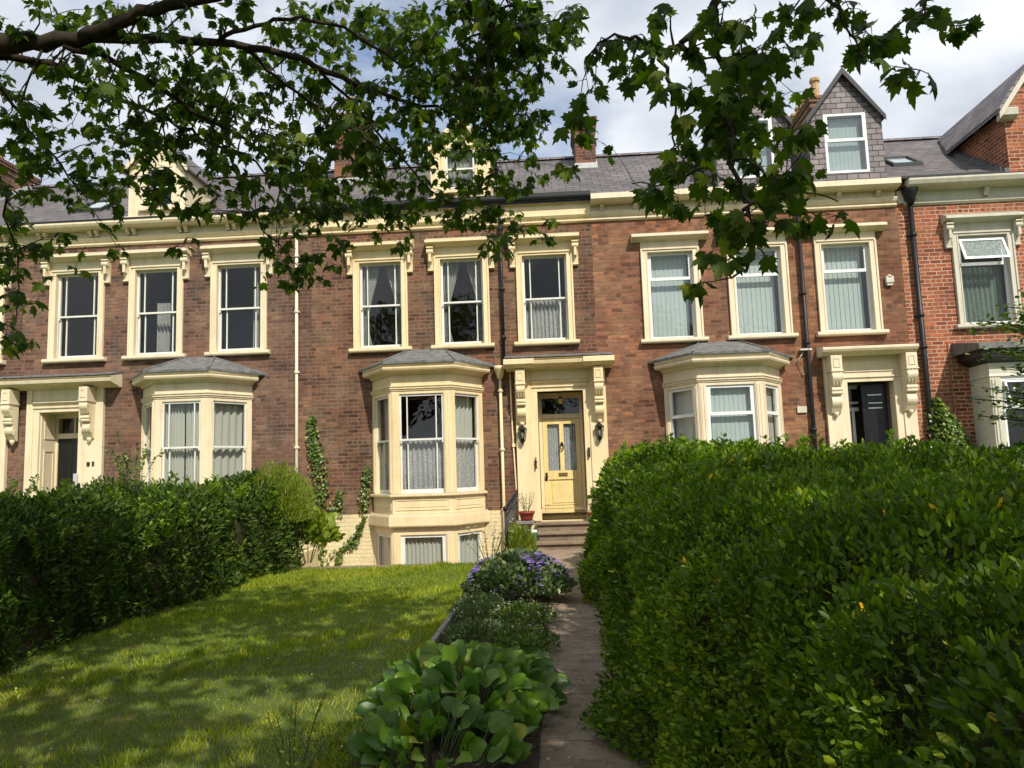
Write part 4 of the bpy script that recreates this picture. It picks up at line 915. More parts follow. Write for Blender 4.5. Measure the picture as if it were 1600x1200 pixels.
# the top light is pushed open
k = MB(); TH = lambda x, y, z: (x, .02-(6.28-z)*.42+y, z)
for q in ((8.98, 9.03, 5.78, 6.28), (9.89, 9.94, 5.78, 6.28), (9.03, 9.89, 5.78, 5.83), (9.03, 9.89, 6.23, 6.28)): k.box(q[0], q[1], 0, .04, q[2], q[3], TH)
part('open_top_light', k, 'upvc', W); g = MB(); g.add([TH(9.03, .02, 5.83), TH(9.89, .02, 5.83), TH(9.89, .02, 6.23), TH(9.03, .02, 6.23)], [(0, 1, 2, 3)]); part('obscure_pane', g, 'frost', W)
k = MB(); drape(k, ID, 8.95, 9.97, 4.4, 5.7, .3, 10, .02, seed=8); part('net_curtain', k, 'greennet', W)
window(H4, 10.75, 12.05, 4.27, 6.34, 'white4', 'upvc', 'upvc', (0.26, 0.24), True, 5.72, 'blind', 'glass', ops); window(H4, 12.6, 13.9, 4.27, 6.34, 'white4', 'upvc', 'upvc', (0.26, 0.24), True, 5.72, 'blind', 'glass', ops)
# square bay with a flat roof and a dark band below it
b4 = MB(); path = [(8.92, 0), (8.92, -.75), (11.6, -.75), (11.6, 0)]
b4.sweep(path, [(-.14, 3.12), (0, 3.12), (.02, 3.14), (0, 3.2), (0, 3.42), (-.14, 3.42)]); b4.sweep(path, [(-.14, -1.5), (0, -1.5), (0, 1.0), (.06, 1.02), (.06, 1.07), (-.14, 1.09)])
T4, ln4 = faceT(path[1], path[2])
for a, b_ in ((0, .22), (1.13, 1.45), (2.46, 2.68)): b4.box(a, b_, 0, .14, 1.09, 3.12, T4); b4.box(a+.03, b_-.03, -.025, 0, 1.12, 3.08, T4); b4.box(a+.08, b_-.08, -.04, -.025, 1.12, 3.08, T4)
b4.box(8.92, 9.06, -.61, 0, 1.09, 3.12); b4.box(11.46, 11.6, -.61, 0, 1.09, 3.12)
B4 = part('bay_window', b4, 'white4', H4, bevel=.005)
k = MB(); k.sweep(path, [(-.14, 3.42), (.0, 3.42), (.14, 3.5), (.22, 3.54), (.22, 3.68), (-.14, 3.68)]); part('fascia', k, 'gutter', B4, 'dark band under the bay roof')
k = MB(); k.add([(8.6, 0, 3.684), (8.6, -1.08, 3.684), (11.95, -1.08, 3.684), (11.95, 0, 3.684), (8.6, 0, 3.97), (8.6, -1.08, 3.80), (11.95, -1.08, 3.80), (11.95, 0, 3.97)], [(0, 3, 2, 1), (4, 5, 6, 7), (1, 2, 6, 5), (0, 1, 5, 4), (2, 3, 7, 6)]); part('bay_roof', k, 'lead', B4)
for a, b_ in ((.22, 1.13), (1.45, 2.46)):
    f, p = MB(), MB(); sash(f, p, T4, a, b_, 1.09, 3.12, 'frameonly', .03, 2.5); part('sash_frame', f, 'upvc', B4); 
    p = MB(); p.add([T4(a, .05, 1.09), T4(b_, .05, 1.09), T4(b_, .05, 3.1), T4(a, .05, 3.1)], [(0, 1, 2, 3)]); part('pane', p, 'glass', B4)
k = MB(); TO = lambda x, y, z: (T4(x, 0, 0)[0], -.75-.02-(3.05-z)*.28+y, z)
for q in ((.27, .31, 2.52, 3.05), (1.04, 1.08, 2.52, 3.05), (.31, 1.04, 2.52, 2.56), (.31, 1.04, 3.01, 3.05)): k.box(q[0], q[1], 0, .04, q[2], q[3], TO)
part('open_top_light', k, 'upvc', B4); g = MB(); g.add([TO(.31, .02, 2.56), TO(1.04, .02, 2.56), TO(1.04, .02, 3.01), TO(.31, .02, 3.01)], [(0, 1, 2, 3)]); part('pane', g, 'glass', B4)
k = MB(); k.box(.3, .38, .3, .34, 1.1, 2.5, T4); part('curtain', k, 'wood', B4)
ops += [(9.1, 11.4, 1.15, 3.1)]
rf4 = shell(H4, 7.72, 14.2, 'brick4', ops, 'white4')
skylight(rf4, 8.3, 9.0, 1.25, 2.0)
c = MB(); c.extx([(0, 7.08), (-.03, 7.08), (-.07, 7.12), (-.07, 7.16), (-.02, 7.19), (-.02, 7.4), (-.3, 7.42), (-.36, 7.46), (-.4, 7.54), (-.4, 7.58), (-.3, 7.6), (0, 7.63)], 7.86, 14.2); c.box(7.721, 7.86, -.06, 0, 7.14, 7.42)
cc_ = part('cornice', c, 'white4', H4); mods([8.1, 9.62, 11.1, 12.6, 13.9], -.02, 7.42, .1, .2, .14, 'white4', cc_)
c = MB(); c.extx([(-.39, 7.585), (-.3, 7.6), (-.3, 7.63), (-.39, 7.61)], 7.86, 14.2); c.box(7.74, 14.2, -.3, -.1, 7.6, 7.63); c.box(7.74, 9.9, -.34, -.3, 7.6, 7.66); part('gutter', c, 'gutter', H4)
k = MB(); pipe(k, 7.97, -1.0, 7.15, -.1, .055, (6.4, 4.6, 3.9, 2.0)); k.lathe((7.97, -.14, 7.2), [(.06, -.12), (.1, .0), (.16, .14), (.17, .18), (.17, .26)], 10); part('drainpipe', k, 'black', H4, 'black drainpipe with a hopper head'); 
k = MB(); k.tube([(8.52, -.015, 4.0), (8.52, -.015, .6)], .012, 6); part('cable', k, 'wood', H4)
# front gable of brick
g0, g1, ge = 10.22, 13.6, 9.15
OUT = [(g0, ge), (g0+.62, ge+.86), ((g0+g1)/2, ge+1.2), (g1-.62, ge+.86), (g1, ge)]
s = MB(); s.add([(g0, 0.0, 7.62), (g1, 0.0, 7.62)]+[(x, 0, z) for x, z in OUT[::-1]], [tuple(range(7))]); yb = (ge-EAVE_Z)/RS
for x in (g0, g1): s.add([(x, 0, 7.62), (x, 0, ge), (x, yb, ge)], [(0, 1, 2)])
G = part('front_gable', s, 'brick4', H4)
r = MB(); O2 = [(g0-.22, ge-.2), (g0+.5, ge+.84), ((g0+g1)/2, ge+1.28), (g1-.5, ge+.84), (g1+.22, ge-.2)]
for i in range(4):
    (xa_, za_), (xb_, zb_) = O2[i], O2[i+1]; ya, yb2 = (za_-EAVE_Z)/RS, (zb_-EAVE_Z)/RS+.1
    r.add([(xa_, -.25, za_+.2), (xb_, -.25, zb_+.2), (xb_, yb2, zb_+.2), (xa_, ya, za_+.2), (xa_, -.25, za_+.1), (xb_, -.25, zb_+.1), (xb_, yb2, zb_+.1), (xa_, ya, za_+.1)], [(0, 1, 2, 3), (7, 6, 5, 4), (0, 4, 5, 1), (0, 3, 7, 4), (3, 2, 6, 7)])
part('gable_roof', r, 'slate3', G)
k = MB()
for i in range(4):
    (xa_, za_), (xb_, zb_) = O2[i], O2[i+1]
    k.add([(xa_, -.24, za_-.06), (xa_, -.24, za_+.1), (xb_, -.24, zb_+.1), (xb_, -.24, zb_-.1), (xa_, -.2, za_-.06), (xa_, -.2, za_+.1), (xb_, -.2, zb_+.1), (xb_, -.2, zb_-.1)], [(0, 1, 2, 3), (7, 6, 5, 4), (0, 3, 7, 4), (0, 4, 5, 1)])
for sg, xe in ((-1, g0), (1, g1)): k.extx([(-.22, ge-.02), (-.2, ge-.16), (-.1, ge-.22), (0, ge-.24), (0, ge), (-.22, ge)], xe-(.16 if sg < 0 else -.0), xe+(.2 if sg < 0 else .16))
part('bargeboard', k, 'white4', G)
k = MB(); 
for i in range(14):
    t = i/14; y_ = yb*t; k.box(g0-.1, g0, y_, y_+yb/14, roofz(y_)-.02, roofz(y_+yb/14)+.05)
part('lead_flashing', k, 'lead', G)

# ================================================================== CHIMNEYS
def chimney(H, x0, x1, y0, y1, z0, z1, key, pots, lab=None, corb=True):
    s = MB(); s.box(x0, x1, y0, y1, z0, z1)
    if corb:
        s.box(x0-.03, x1+.03, y0-.03, y1+.03, z1-.34, z1-.255); s.box(x0-.05, x1+.05, y0-.05, y1+.05, z1-.17, z1-.085); s.box(x0-.07, x1+.07, y0-.07, y1+.07, z1-.085, z1)
    C_ = part('chimney', s, key, H, lab)
    k = MB(); yb_ = roofz(y0); k.box(x0-.03, x1+.03, y0-.04, y0, yb_-.06, yb_+.12); k.prism([(y0, roofz(y0)), (y0, roofz(y0)+.14), (min(y1, RIDGE_Y), roofz(min(y1, RIDGE_Y))+.14), (min(y1, RIDGE_Y), roofz(min(y1, RIDGE_Y)))], x1, x1+.03, lambda y, z, a: (a, y, z)); part('flashing', k, 'palegrey', C_)
    for px_, py_, h in pots: k = MB(); pot(k, px_, py_, z1, h, .125, True); part('chimney_pot', k, 'pot', C_)
    return C_
M['pot'] = M['pot']
chimney(H2, -5.75, -5.0, 2.7, 4.9, 9.0, 11.35, 'brick2', [(-5.35, 3.05, .62), (-5.35, 3.5, .55), (-5.35, 4.0, .6), (-5.35, 4.5, .5)])
k = MB(); k.tube([(-5.62, 2.9, 11.35), (-5.62, 2.9, 12.6)], .012, 6); k.tube([(-6.0, 2.7, 12.45), (-5.2, 3.1, 12.55)], .008, 5)
for i in range(5): k.tube([(-5.9+i*.15, 2.6+i*.08, 12.46), (-5.95+i*.15, 2.95+i*.08, 12.46)], .005, 4)
part('television_aerial', k, 'steel', H2)
chimney(H3, 0.78, 1.33, 3.0, 4.6, 9.3, 11.0, 'brick1', [(1.05, 3.9, .3)])
chimney(H3, 7.55, 8.05, 4.3, 8.2, 9.9, 11.85, 'brick2', [(7.8, 4.55+.48*i, .66 if i == 0 else .5) for i in range(8)])
k = chimney(H0, -16.1, -15.3, 2.6, 4.4, 9.0, 10.7, 'brick2', [(-15.8, 2.9, .5), (-15.8, 3.4, .5)])
# ================================================================== LEAF MATERIALS
M['lf_syc'] = leaf_mat('sycamore leaf', [(0.0, (0.034, 0.064, 0.007)), (0.6, (0.076, 0.122, 0.010)), (0.9, (0.153, 0.197, 0.016)), (1.0, (0.277, 0.301, 0.026))], 0.45, 0.5, 0.25)
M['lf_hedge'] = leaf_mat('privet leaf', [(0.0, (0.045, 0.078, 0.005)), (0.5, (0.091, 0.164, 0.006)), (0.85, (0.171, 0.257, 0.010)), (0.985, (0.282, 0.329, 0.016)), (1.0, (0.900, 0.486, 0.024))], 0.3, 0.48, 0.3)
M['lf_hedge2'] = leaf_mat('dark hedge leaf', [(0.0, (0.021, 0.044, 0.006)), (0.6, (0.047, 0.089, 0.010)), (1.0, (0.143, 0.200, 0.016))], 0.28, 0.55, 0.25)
M['lf_lime'] = leaf_mat('lime leaf', [(0.0, (0.09, 0.15, 0.014)), (1.0, (0.30, 0.34, 0.035))], 0.35)
M['lf_ivy'] = leaf_mat('ivy leaf', [(0.0, (0.047, 0.090, 0.016)), (0.7, (0.125, 0.193, 0.032)), (1.0, (0.250, 0.276, 0.054))], 0.2, 0.35, 0.5)
M['lf_grey'] = leaf_mat('grey green leaf', [(0.0, (0.061, 0.095, 0.041)), (0.7, (0.129, 0.189, 0.068)), (1.0, (0.259, 0.284, 0.108))], 0.2)
M['lf_berg'] = leaf_mat('broad leathery leaf', [(0.0, (0.054, 0.126, 0.018)), (0.6, (0.126, 0.231, 0.024)), (0.96, (0.204, 0.304, 0.032)), (1.0, (0.432, 0.399, 0.056))], 0.22, 0.42, 0.4)
M['grass'] = leaf_mat('grass blade', [(0.0, (0.112, 0.179, 0.012)), (0.5, (0.237, 0.291, 0.022)), (0.9, (0.375, 0.392, 0.035)), (1.0, (0.525, 0.403, 0.100))], 0.3, 0.6, 0.2)
M['fl_purple'] = leaf_mat('purple petal', [(0.0, (0.195, 0.105, 0.517)), (1.0, (0.507, 0.357, 0.900))], 0.3)
M['fl_pale'] = leaf_mat('pale petal', [(0.0, (0.35, 0.33, 0.25)), (1.0, (0.7, 0.65, 0.55))], 0.2)
M['fl_yellow'] = leaf_mat('yellow petal', [(0.0, (0.8, 0.4, 0.01)), (1.0, (0.85, 0.55, 0.02))], 0.2)

g5 = [(x, y) for y in range(6) for x in range(5)]
def cupleaf():
    v = []
    for x, y in g5:
        t = y/5; u = (x-2)/2; w_ = 0.44*math.sin(math.pi*min(1, (t*0.93+0.04)))**0.6
        v.append([u*w_, t, 0.22*u*u*w_*1.6-0.30*t*t+0.045*u*math.sin(t*11)+0.02*math.sin(t*17)])
    f = [(r*5+c_, r*5+c_+1, r*5+c_+6, r*5+c_+5) for r in range(5) for c_ in range(4)]
    return np.array(v), f
TPL['cup'] = cupleaf()

def rdir(n): return unit(RNG.normal(size=(n, 3)))
def smooth_leaves(o):
    o.data.polygons.foreach_set('use_smooth', [True]*len(o.data.polygons)); return o

# ================================================================== HEDGES
def lod(d): return np.clip(0.043*(d/3.4)**0.62, 0.040, 0.1)
def hedge(name, label, cat, y0, y1, prof, key, step_seed, cover=2.1, sgain=1.0, shoots=40, shootkey=None, zmin=0.02, group=None, camx=0.0, leaftpl='privet', widthf=1.0):
    """prof(s in 0..1, y) -> x, z along the clipped outline; leaves are scattered over it with depth"""
    H = thing(name, label, cat, (prof(0.2, (y0+y1)/2)[0], (y0+y1)/2, 0), group)
    ny, ns = 120, 60
    Y, S = np.meshgrid(np.linspace(y0, y1, ny), np.linspace(0, 1, ns), indexing='ij')
    X, Z = prof(S, Y)
    P = np.stack([X, Y, Z], -1)
    du = P[1:, :-1]-P[:-1, :-1]; dv = P[:-1, 1:]-P[:-1, :-1]; nr = np.cross(du, dv); A = np.linalg.norm(nr, axis=-1); nr = nr/np.maximum(A, 1e-9)[..., None]
    cen = P[:-1, :-1]+0.5*du+0.5*dv; ref = np.array([prof(0.5, 0*Y[:-1, :-1]+Y[:-1, :-1])[0], Y[:-1, :-1], 0*Y[:-1, :-1]+0.4]).transpose(1, 2, 0)
    flip = np.sign((nr*(cen-ref)).sum(-1)); nr = nr*np.where(flip == 0, 1, flip)[..., None]
    dist = np.linalg.norm(cen-CAM, axis=-1); sz = lod(dist)*sgain; dens = cover/(0.27*sz**2*widthf)
    cnt = (A*dens).ravel(); cum = np.cumsum(cnt); n = int(cum[-1]); r = RNG.random(n)*cum[-1]; ix = np.searchsorted(cum, r); ix = np.clip(ix, 0, len(cnt)-1)
    f2 = lambda a: a.reshape(-1, a.shape[-1])[ix]
    p = f2(P[:-1, :-1])+f2(du)*RNG.random((n, 1))+f2(dv)*RNG.random((n, 1)); q = f2(nr); s = sz.ravel()[ix]
    lump = vnoise(p, step_seed, 2.0)*0.19+vnoise(p, step_seed+1, 5.0)*0.075
    inn = np.abs(RNG.normal(size=n))*0.085*(0.6+s*8)
    p = p+q*(lump-inn+0.04)[:, None]; p[:, 2] = np.maximum(p[:, 2], zmin)
    d = unit(q*0.75+np.array([0, 0, 0.35])+RNG.normal(size=(n, 3))*0.62); nn = unit(q*0.7+np.array([0, 0, .5])+RNG.normal(size=(n, 3))*0.6)
    rnd = np.clip(0.5+0.28*RNG.normal(size=n)+0.18*vnoise(p, step_seed+3, 3.0)+0.0, 0, 0.985); rnd[RNG.random(n) > 0.9985] = 1.0
    leaves('foliage', p, d, nn, s*(0.55+0.85*RNG.random(n)), leaftpl, key, H, widthf*1.15, rnd)
    # solid dark core added against see-through, stands in for the inner shade
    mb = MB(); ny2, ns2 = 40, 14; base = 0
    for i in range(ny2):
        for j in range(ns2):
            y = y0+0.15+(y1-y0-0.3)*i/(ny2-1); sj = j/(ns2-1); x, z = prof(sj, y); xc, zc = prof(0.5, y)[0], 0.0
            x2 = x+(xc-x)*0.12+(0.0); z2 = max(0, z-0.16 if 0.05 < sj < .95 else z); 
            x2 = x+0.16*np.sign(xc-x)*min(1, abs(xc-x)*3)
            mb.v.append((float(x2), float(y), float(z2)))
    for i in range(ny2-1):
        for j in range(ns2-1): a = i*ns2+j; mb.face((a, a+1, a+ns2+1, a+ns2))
    mb.face(list(range(ns2))); mb.face(list(range((ny2-1)*ns2, ny2*ns2))[::-1]); part('dark_core', mb, 'core_stem', H)
    tw = MB(); kk = RNG.integers(0, len(p), 900); kk = kk[np.linalg.norm(p[kk]-CAM, axis=1) > 4.2]
    for i in kk:
        b0 = p[i]-q[i]*.12; dv_ = unit((q[i]+RNG.normal(size=3)*.7)[None])[0]; l_ = .12+.12*RNG.random(); tw.tube([b0, b0+dv_*l_*.5+RNG.normal(size=3)*.01, b0+dv_*l_], [.003, .0025, .0015], 3, False)
    part('twigs', tw, 'wood', H)['kind'] = 'stuff'
    if shoots:
        st = MB(); lp, ld, ln_, ls = [], [], [], []
        for k in range(shoots):
            y = max(y0, -12.2)+(y1-max(y0, -12.2))*RNG.random(); sj = 0.33+0.6*RNG.random(); x, z = prof(sj, y); h = 0.08+0.26*RNG.random()**2
            b0 = np.array([x, y, z-0.05]); lean = np.array([RNG.normal()*.25, RNG.normal()*.25, 1.0]); tip = b0+lean*(h+.05)
            st.tube([b0, (b0+tip)/2+[0, 0, .01], tip], [.004, .003, .0015], 4, False)
            m_ = 5+int(h*40); 
            for t in np.linspace(0.15, 1, m_): 
                for sg in (1, -1):
                    a = RNG.random()*6.28; lp.append(b0+(tip-b0)*t); ld.append([math.cos(a)*sg, math.sin(a)*sg, .6]); ln_.append([0, 0, 1]); ls.append(float(lod(np.linalg.norm(b0-CAM)))*.9)
        part('shoots', st, 'stem', H)['kind'] = 'stuff'; SL = leaves('shoot_leaves', np.array(lp), np.array(ld)+RNG.normal(size=(len(lp), 3))*.2, np.array(ln_)+RNG.normal(size=(len(lp), 3))*.4, np.array(ls), leaftpl, shootkey or key, H, 1.2*widthf, 0.4+0.5*RNG.random(len(lp))); SL['kind'] = 'stuff'
    return H

def prof_right(s, y):
    s = np.asarray(s, float); y = np.asarray(y, float); d = np.maximum(y+17.0, 0.3)
    zt = 1.15+0.037*d; rr = 0.38
    xb = 0.50+0.06*np.sin(y*1.1)+0.04*np.sin(y*2.7)-0.10*np.exp(-((y+12.0)/1.6)**2); xe = 4.7
    xa = xb+0.10+0.35*np.clip((y+8)/5, 0, 1)           # the face leans back at the far end
    t1, t2 = 0.36, 0.46
    x = np.where(s < t1, xb+(xa-xb)*(s/t1), np.where(s < t2, xa+rr*(1-np.cos(np.clip((s-t1)/(t2-t1), 0, 1)*np.pi/2)), xa+rr+(xe-xa-rr)*np.clip((s-t2)/(1-t2), 0, 1)))
    z = np.where(s < t1, (zt-rr)*(s/t1), np.where(s < t2, zt-rr+rr*np.sin(np.clip((s-t1)/(t2-t1), 0, 1)*np.pi/2), zt-0.10*np.clip(x-2.2, 0, 2)+0.05*np.sin(x*2.3+y)+0.04*np.sin(y*2.1)))
    return x, z
hedge('privet_hedge', 'big glossy privet hedge filling the right of the garden beside the path', 'hedge', -16.2, -3.0, prof_right, 'lf_hedge', 21, 2.1, 0.69, 260)
def prof_left(s, y):
    s = np.asarray(s, float); y = np.asarray(y, float)
    zt = 1.22+0.05*np.sin(y*1.7)+0.22*np.exp(-((y+4.3)/0.9)**2); rr = 0.3
    xb = -4.62+0.10*np.sin(y*0.9)+0.05*np.sin(y*2.3)+0.0*y; xe = -7.3; xa = xb-0.12
    t1, t2 = 0.4, 0.52
    x = np.where(s < t1, xb+(xa-xb)*(s/t1), np.where(s < t2, xa-rr*(1-np.cos(np.clip((s-t1)/(t2-t1), 0, 1)*np.pi/2)), xa-rr+(xe-xa+rr)*np.clip((s-t2)/(1-t2), 0, 1)))
    z = np.where(s < t1, (zt-rr)*(s/t1), np.where(s < t2, zt-rr+rr*np.sin(np.clip((s-t1)/(t2-t1), 0, 1)*np.pi/2), zt+0.04*np.sin(x*2.7+y)))
    return x, z
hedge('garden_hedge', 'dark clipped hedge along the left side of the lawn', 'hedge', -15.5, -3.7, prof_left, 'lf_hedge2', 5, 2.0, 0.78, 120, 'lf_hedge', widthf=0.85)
# bright feathery end of the left hedge
def bush(name, label, cat, c, rad, n, size, key, tpl='privet', up=0.4, width=1.0, group=None, stems=8, shell=0.35, seed=0, flat=0.0, spike=0.0):
    B = thing(name, label, cat, (c[0], c[1], 0), group); c = np.array(c, float); rad = np.array(rad, float)
    q = rdir(n); q[:, 2] = np.abs(q[:, 2]) if flat >= 0 else q[:, 2]
    r = 1-shell*np.abs(RNG.normal(size=(n, 1)))*0.8; r = np.clip(r, 0.1, 1.0)*(1+0.16*vnoise(q*2, seed, 1.6))[:, None]
    p = c+q*r*rad; p[:, 2] = np.maximum(p[:, 2], 0.01)
    d = unit(q*0.8+np.array([0, 0, up])+RNG.normal(size=(n, 3))*0.5); nn = unit(np.array([0, 0, .8])+q*.4+RNG.normal(size=(n, 3))*0.5)
    if spike: d = unit(np.array([0, 0, 1.0])*spike+q*.5+RNG.normal(size=(n, 3))*.25); nn = rdir(n)
    leaves('foliage', p, d, nn, size*(0.7+0.6*RNG.random(n)), tpl, key, B, width)
    st = MB()
    for i in range(stems):
        a = 6.283*i/stems+.3; t = c+np.array([math.cos(a)*rad[0]*.6, math.sin(a)*rad[1]*.6, rad[2]*.6]); b0 = np.array([c[0]+.1*rad[0]*math.cos(a), c[1]+.1*rad[1]*math.sin(a), 0.0])
        st.tube([b0, (b0+t)/2+[0, 0, .04], t], [.008, .006, .003], 5, False)
    part('stems', st, 'stem', B); return B
bush('feathery_shrub', 'bright yellow green feathery shrub at the far end of the dark hedge', 'shrub', (-4.75, -4.1, 0.78), (0.55, 0.85, 1.0), 12000, 0.062, 'lf_lime', 'privet', 1.2, 0.5, seed=4)
bush('broadleaf_shrub', 'low lime green broad leaved shrub against the cream basement wall', 'shrub', (-4.55, -3.2, 0.35), (0.55, 0.5, 0.55), 700, 0.13, 'lf_lime', 'oval', 0.4, 1.0, seed=6)

# ================================================================== GRASS
def lawn_grass():
    n = 190000; x = -4.75+3.65*RNG.random(n); t = RNG.random(n)
    y = -15.2+11.0*t**1.25; d = np.linalg.norm(np.stack([x, y], 1)-CAM[:2], axis=1)
    p = np.stack([x, y, np.full(n, -0.035)+0.012*np.sin(x*1.7+y*.6)+.012*np.sin(y*1.3-x*.4)], 1)
    v = vnoise(p, 31, 1.5); v2 = vnoise(p, 33, 4.0)
    keep = (RNG.random(n) < np.clip(0.95+0.45*v, 0.45, 1)); p, v, v2, d = p[keep], v[keep], v2[keep], d[keep]; n = len(p)
    dr = unit(np.array([0, 0, 1.0])+RNG.normal(size=(n, 3))*np.array([.5, .5, .1])); nn = rdir(n)
    h = (0.035+0.045*RNG.random(n))*(1+0.45*np.clip(v2, 0, 1.2))*(0.9+d*0.018); tuft = (v2 > 0.75); h[tuft] *= 1.15
    wd = np.clip(0.075*(d/4.5)**0.7, .06, .16)
    rnd = np.clip(0.48+0.24*RNG.normal(size=n)-0.2*v+0.12*v2, 0, 1)
    return leaves('lawn_grass', p, dr, nn, h, 'blade', 'grass', None, wd, rnd, org=(-2.9, -9.5, 0))
o = lawn_grass(); o['label'] = 'rough mown grass of the lawn with bare straw patches'; o['category'] = 'grass'; o['kind'] = 'stuff'
n = 9000
x = np.where(RNG.random(n) < .5, -1.2+0.12*RNG.normal(size=n), 0.56+.08*np.abs(RNG.normal(size=n))); y = -15+10.6*RNG.random(n)
p = np.stack([x, y, np.zeros(n)], 1)
o = leaves('edge_weeds', p, np.array([0, 0, 1.0])+RNG.normal(size=(n, 3))*.5, rdir(n), 0.03+0.05*RNG.random(n), 'blade', 'grass', None, .12, None, org=(-.5, -9.5, 0)); o['label'] = 'short weeds and grass fringing the path and the bed'; o['category'] = 'weeds'; o['kind'] = 'stuff'
n = 420; x = -4.4+5.0*RNG.random(n); y = -13.6+9.2*RNG.random(n)
o = leaves('fallen_petals', np.stack([x, y, 0.02+.02*RNG.random(n)], 1), rdir(n)*[1, 1, .2], np.array([0, 0, 1.0])+.4*rdir(n), .012+.014*RNG.random(n), 'petal', 'fl_pale', None, 1, None, org=(-2, -9, 0)); o['label'] = 'scattered pale petals and daisies on the lawn and path'; o['category'] = 'petals'; o['kind'] = 'stuff'

n = 1500; x = -1.0+1.65*RNG.random(n); x = np.where(RNG.random(n) < .5, .62-.14*np.abs(RNG.normal(size=n)), x); y = -14+9.5*RNG.random(n)
M['litter'] = leaf_mat('dry leaf litter', [(0.0, (0.05, 0.03, 0.015)), (0.8, (0.2, 0.12, 0.05)), (1.0, (0.35, 0.28, 0.1))], 0.05)
o = leaves('leaf_litter', np.stack([x, y, 0.022+.01*RNG.random(n)], 1), rdir(n)*[1, 1, .15], np.array([0, 0, 1.0])+.3*rdir(n), .014+.022*RNG.random(n), 'oval', 'litter', None, 1, None, org=(-.2, -9, 0)); o['label'] = 'dry leaf litter and twigs scattered over the path and bare soil'; o['category'] = 'leaf litter'; o['kind'] = 'stuff'
# ================================================================== FLOWER BED
def broadleaf_plant(c, rx, ry, n, label, seedn, smin=.085, smax=.155):
    B = thing('bergenia_plant', label, 'plant', (c[0], c[1], 0), 'bergenia clumps in the bed')
    q = RNG.random((n, 2)); a = q[:, 0]*6.283; r = np.sqrt(q[:, 1]); p = np.stack([c[0]+rx*r*np.cos(a), c[1]+ry*r*np.sin(a), np.zeros(n)], 1)
    h = 0.03+0.19*(1-r**2)*(.45+.55*RNG.random(n))+.05*RNG.random(n)
    base = p.copy(); out_ = np.stack([np.cos(a), np.sin(a), 0*a], 1); p = base+out_*0.08; p[:, 2] = h
    d = unit(out_*(0.25+r[:, None]*0.75)+np.array([0, 0, 1.0])*(1.0-0.45*r[:, None])+RNG.normal(size=(n, 3))*.28); nn = unit(-out_*.35+np.array([0.1, -0.75, .5])+RNG.normal(size=(n, 3))*.4)
    s = smin+(smax-smin)*RNG.random(n)
    o = leaves('leaf_mass', p, d, nn, s, 'cup', 'lf_berg', B, 0.9+.3*RNG.random(n), None); smooth_leaves(o)
    st = MB()
    for k in range(n): st.tube([base[k], (base[k]+p[k])/2+[0, 0, .01], p[k]], [.006, .005, .004], 4, False)
    part('stems', st, 'stem', B); return B
broadleaf_plant((-0.66, -11.75), 0.5, 0.8, 300, 'large clump of broad glossy round leaves at the front of the flower bed', 1)
broadleaf_plant((-0.72, -12.75), 0.40, 0.36, 120, 'smaller darker clump of round leaves nearest the camera', 2, .065, .115)
B = bush('geranium_clump', 'leafy mound with violet blue flowers beside the path', 'plant', (-0.52, -7.75, 0.12), (0.62, 0.75, 0.42), 5200, 0.05, 'lf_grey', 'oval', .5, 1.1, seed=9)
n = 1000; a = RNG.random(n)*6.28; q = np.stack([np.cos(a)*RNG.random(n)**.5, np.sin(a)*RNG.random(n)**.5, 0*a], 1)
q[:, 2] = np.sqrt(np.clip(1-q[:, 0]**2-q[:, 1]**2, 0, 1)); p = np.array([-0.52, -7.75, .14])+q*np.array([.62, .75, .44]); k_ = vnoise(p, 77, 5.0) > -0.05; p = p[k_]
F = 5; pp = np.repeat(p, F, 0); ang = np.tile(np.arange(F)*6.283/F, len(p)); leaves('violet_flowers', pp, np.stack([np.cos(ang), np.sin(ang), 0.25+0*ang], 1), np.array([[0, -.3, 1.0]])+RNG.normal(size=(len(pp), 3))*.25, .024, 'petal', 'fl_purple', B, 1.3)
for k, (cx_, cy2, rx, ry, h, key, lab) in enumerate([(-0.86, -8.95, .3, .45, .24, 'lf_grey', 'low grey leaved plant with pale seed heads by the board edging'), (-0.40, -9.2, .34, .5, .17, 'lf_ivy', 'low green mat plant spilling towards the path'), (-0.75, -9.95, .35, .3, .14, 'lf_grey', 'thin low plant on the bare soil behind the broad leaves'),
        (-0.8, -6.3, .34, .5, .36, 'lf_hedge', 'dark leafy plant behind the violet flowers'), (-0.35, -10.25, .28, .5, .11, 'lf_ivy', 'straggling green mat along the path edge behind the broad leaves'), (-0.62, -5.3, .42, .6, .2, 'lf_ivy', 'low green growth in the bed towards the steps')]):
    B = bush('bed_plant', lab, 'plant', (cx_, cy2, 0.03), (rx, ry, h), 1700, .035, key, 'privet', .5, 1.2, 'low plants in the flower bed', 6, seed=12+k)
    if k < 2:
        n = 90; q = rdir(n); q[:, 2] = np.abs(q[:, 2]); p = np.array([cx_, cy2, .06])+q*np.array([rx, ry, h]); leaves('pale_flowers', p, rdir(n), np.array([0, 0, 1.0])+.3*rdir(n), .022, 'petal', 'fl_pale', B, 1.2)
bush('fern', 'pale green feathery plant in front of the steps', 'plant', (-0.72, -3.3, 0.12), (0.26, 0.3, 0.42), 1400, .09, 'lf_lime', 'privet', 1.0, .45, seed=41, spike=.9)
bush('yellow_sedge', 'low yellow green plant behind the violet flowers', 'plant', (-0.5, -4.6, 0.02), (0.3, 0.35, 0.2), 900, .06, 'lf_lime', 'privet', .6, .7, seed=42)
bush('spiny_shrub', 'blue green shrub at the foot of the steps beside the tall hedge', 'shrub', (0.78, -3.9, 0.28), (0.26, 0.4, 0.42), 2200, .05, 'lf_grey', 'privet', .5, 1.2, seed=43)
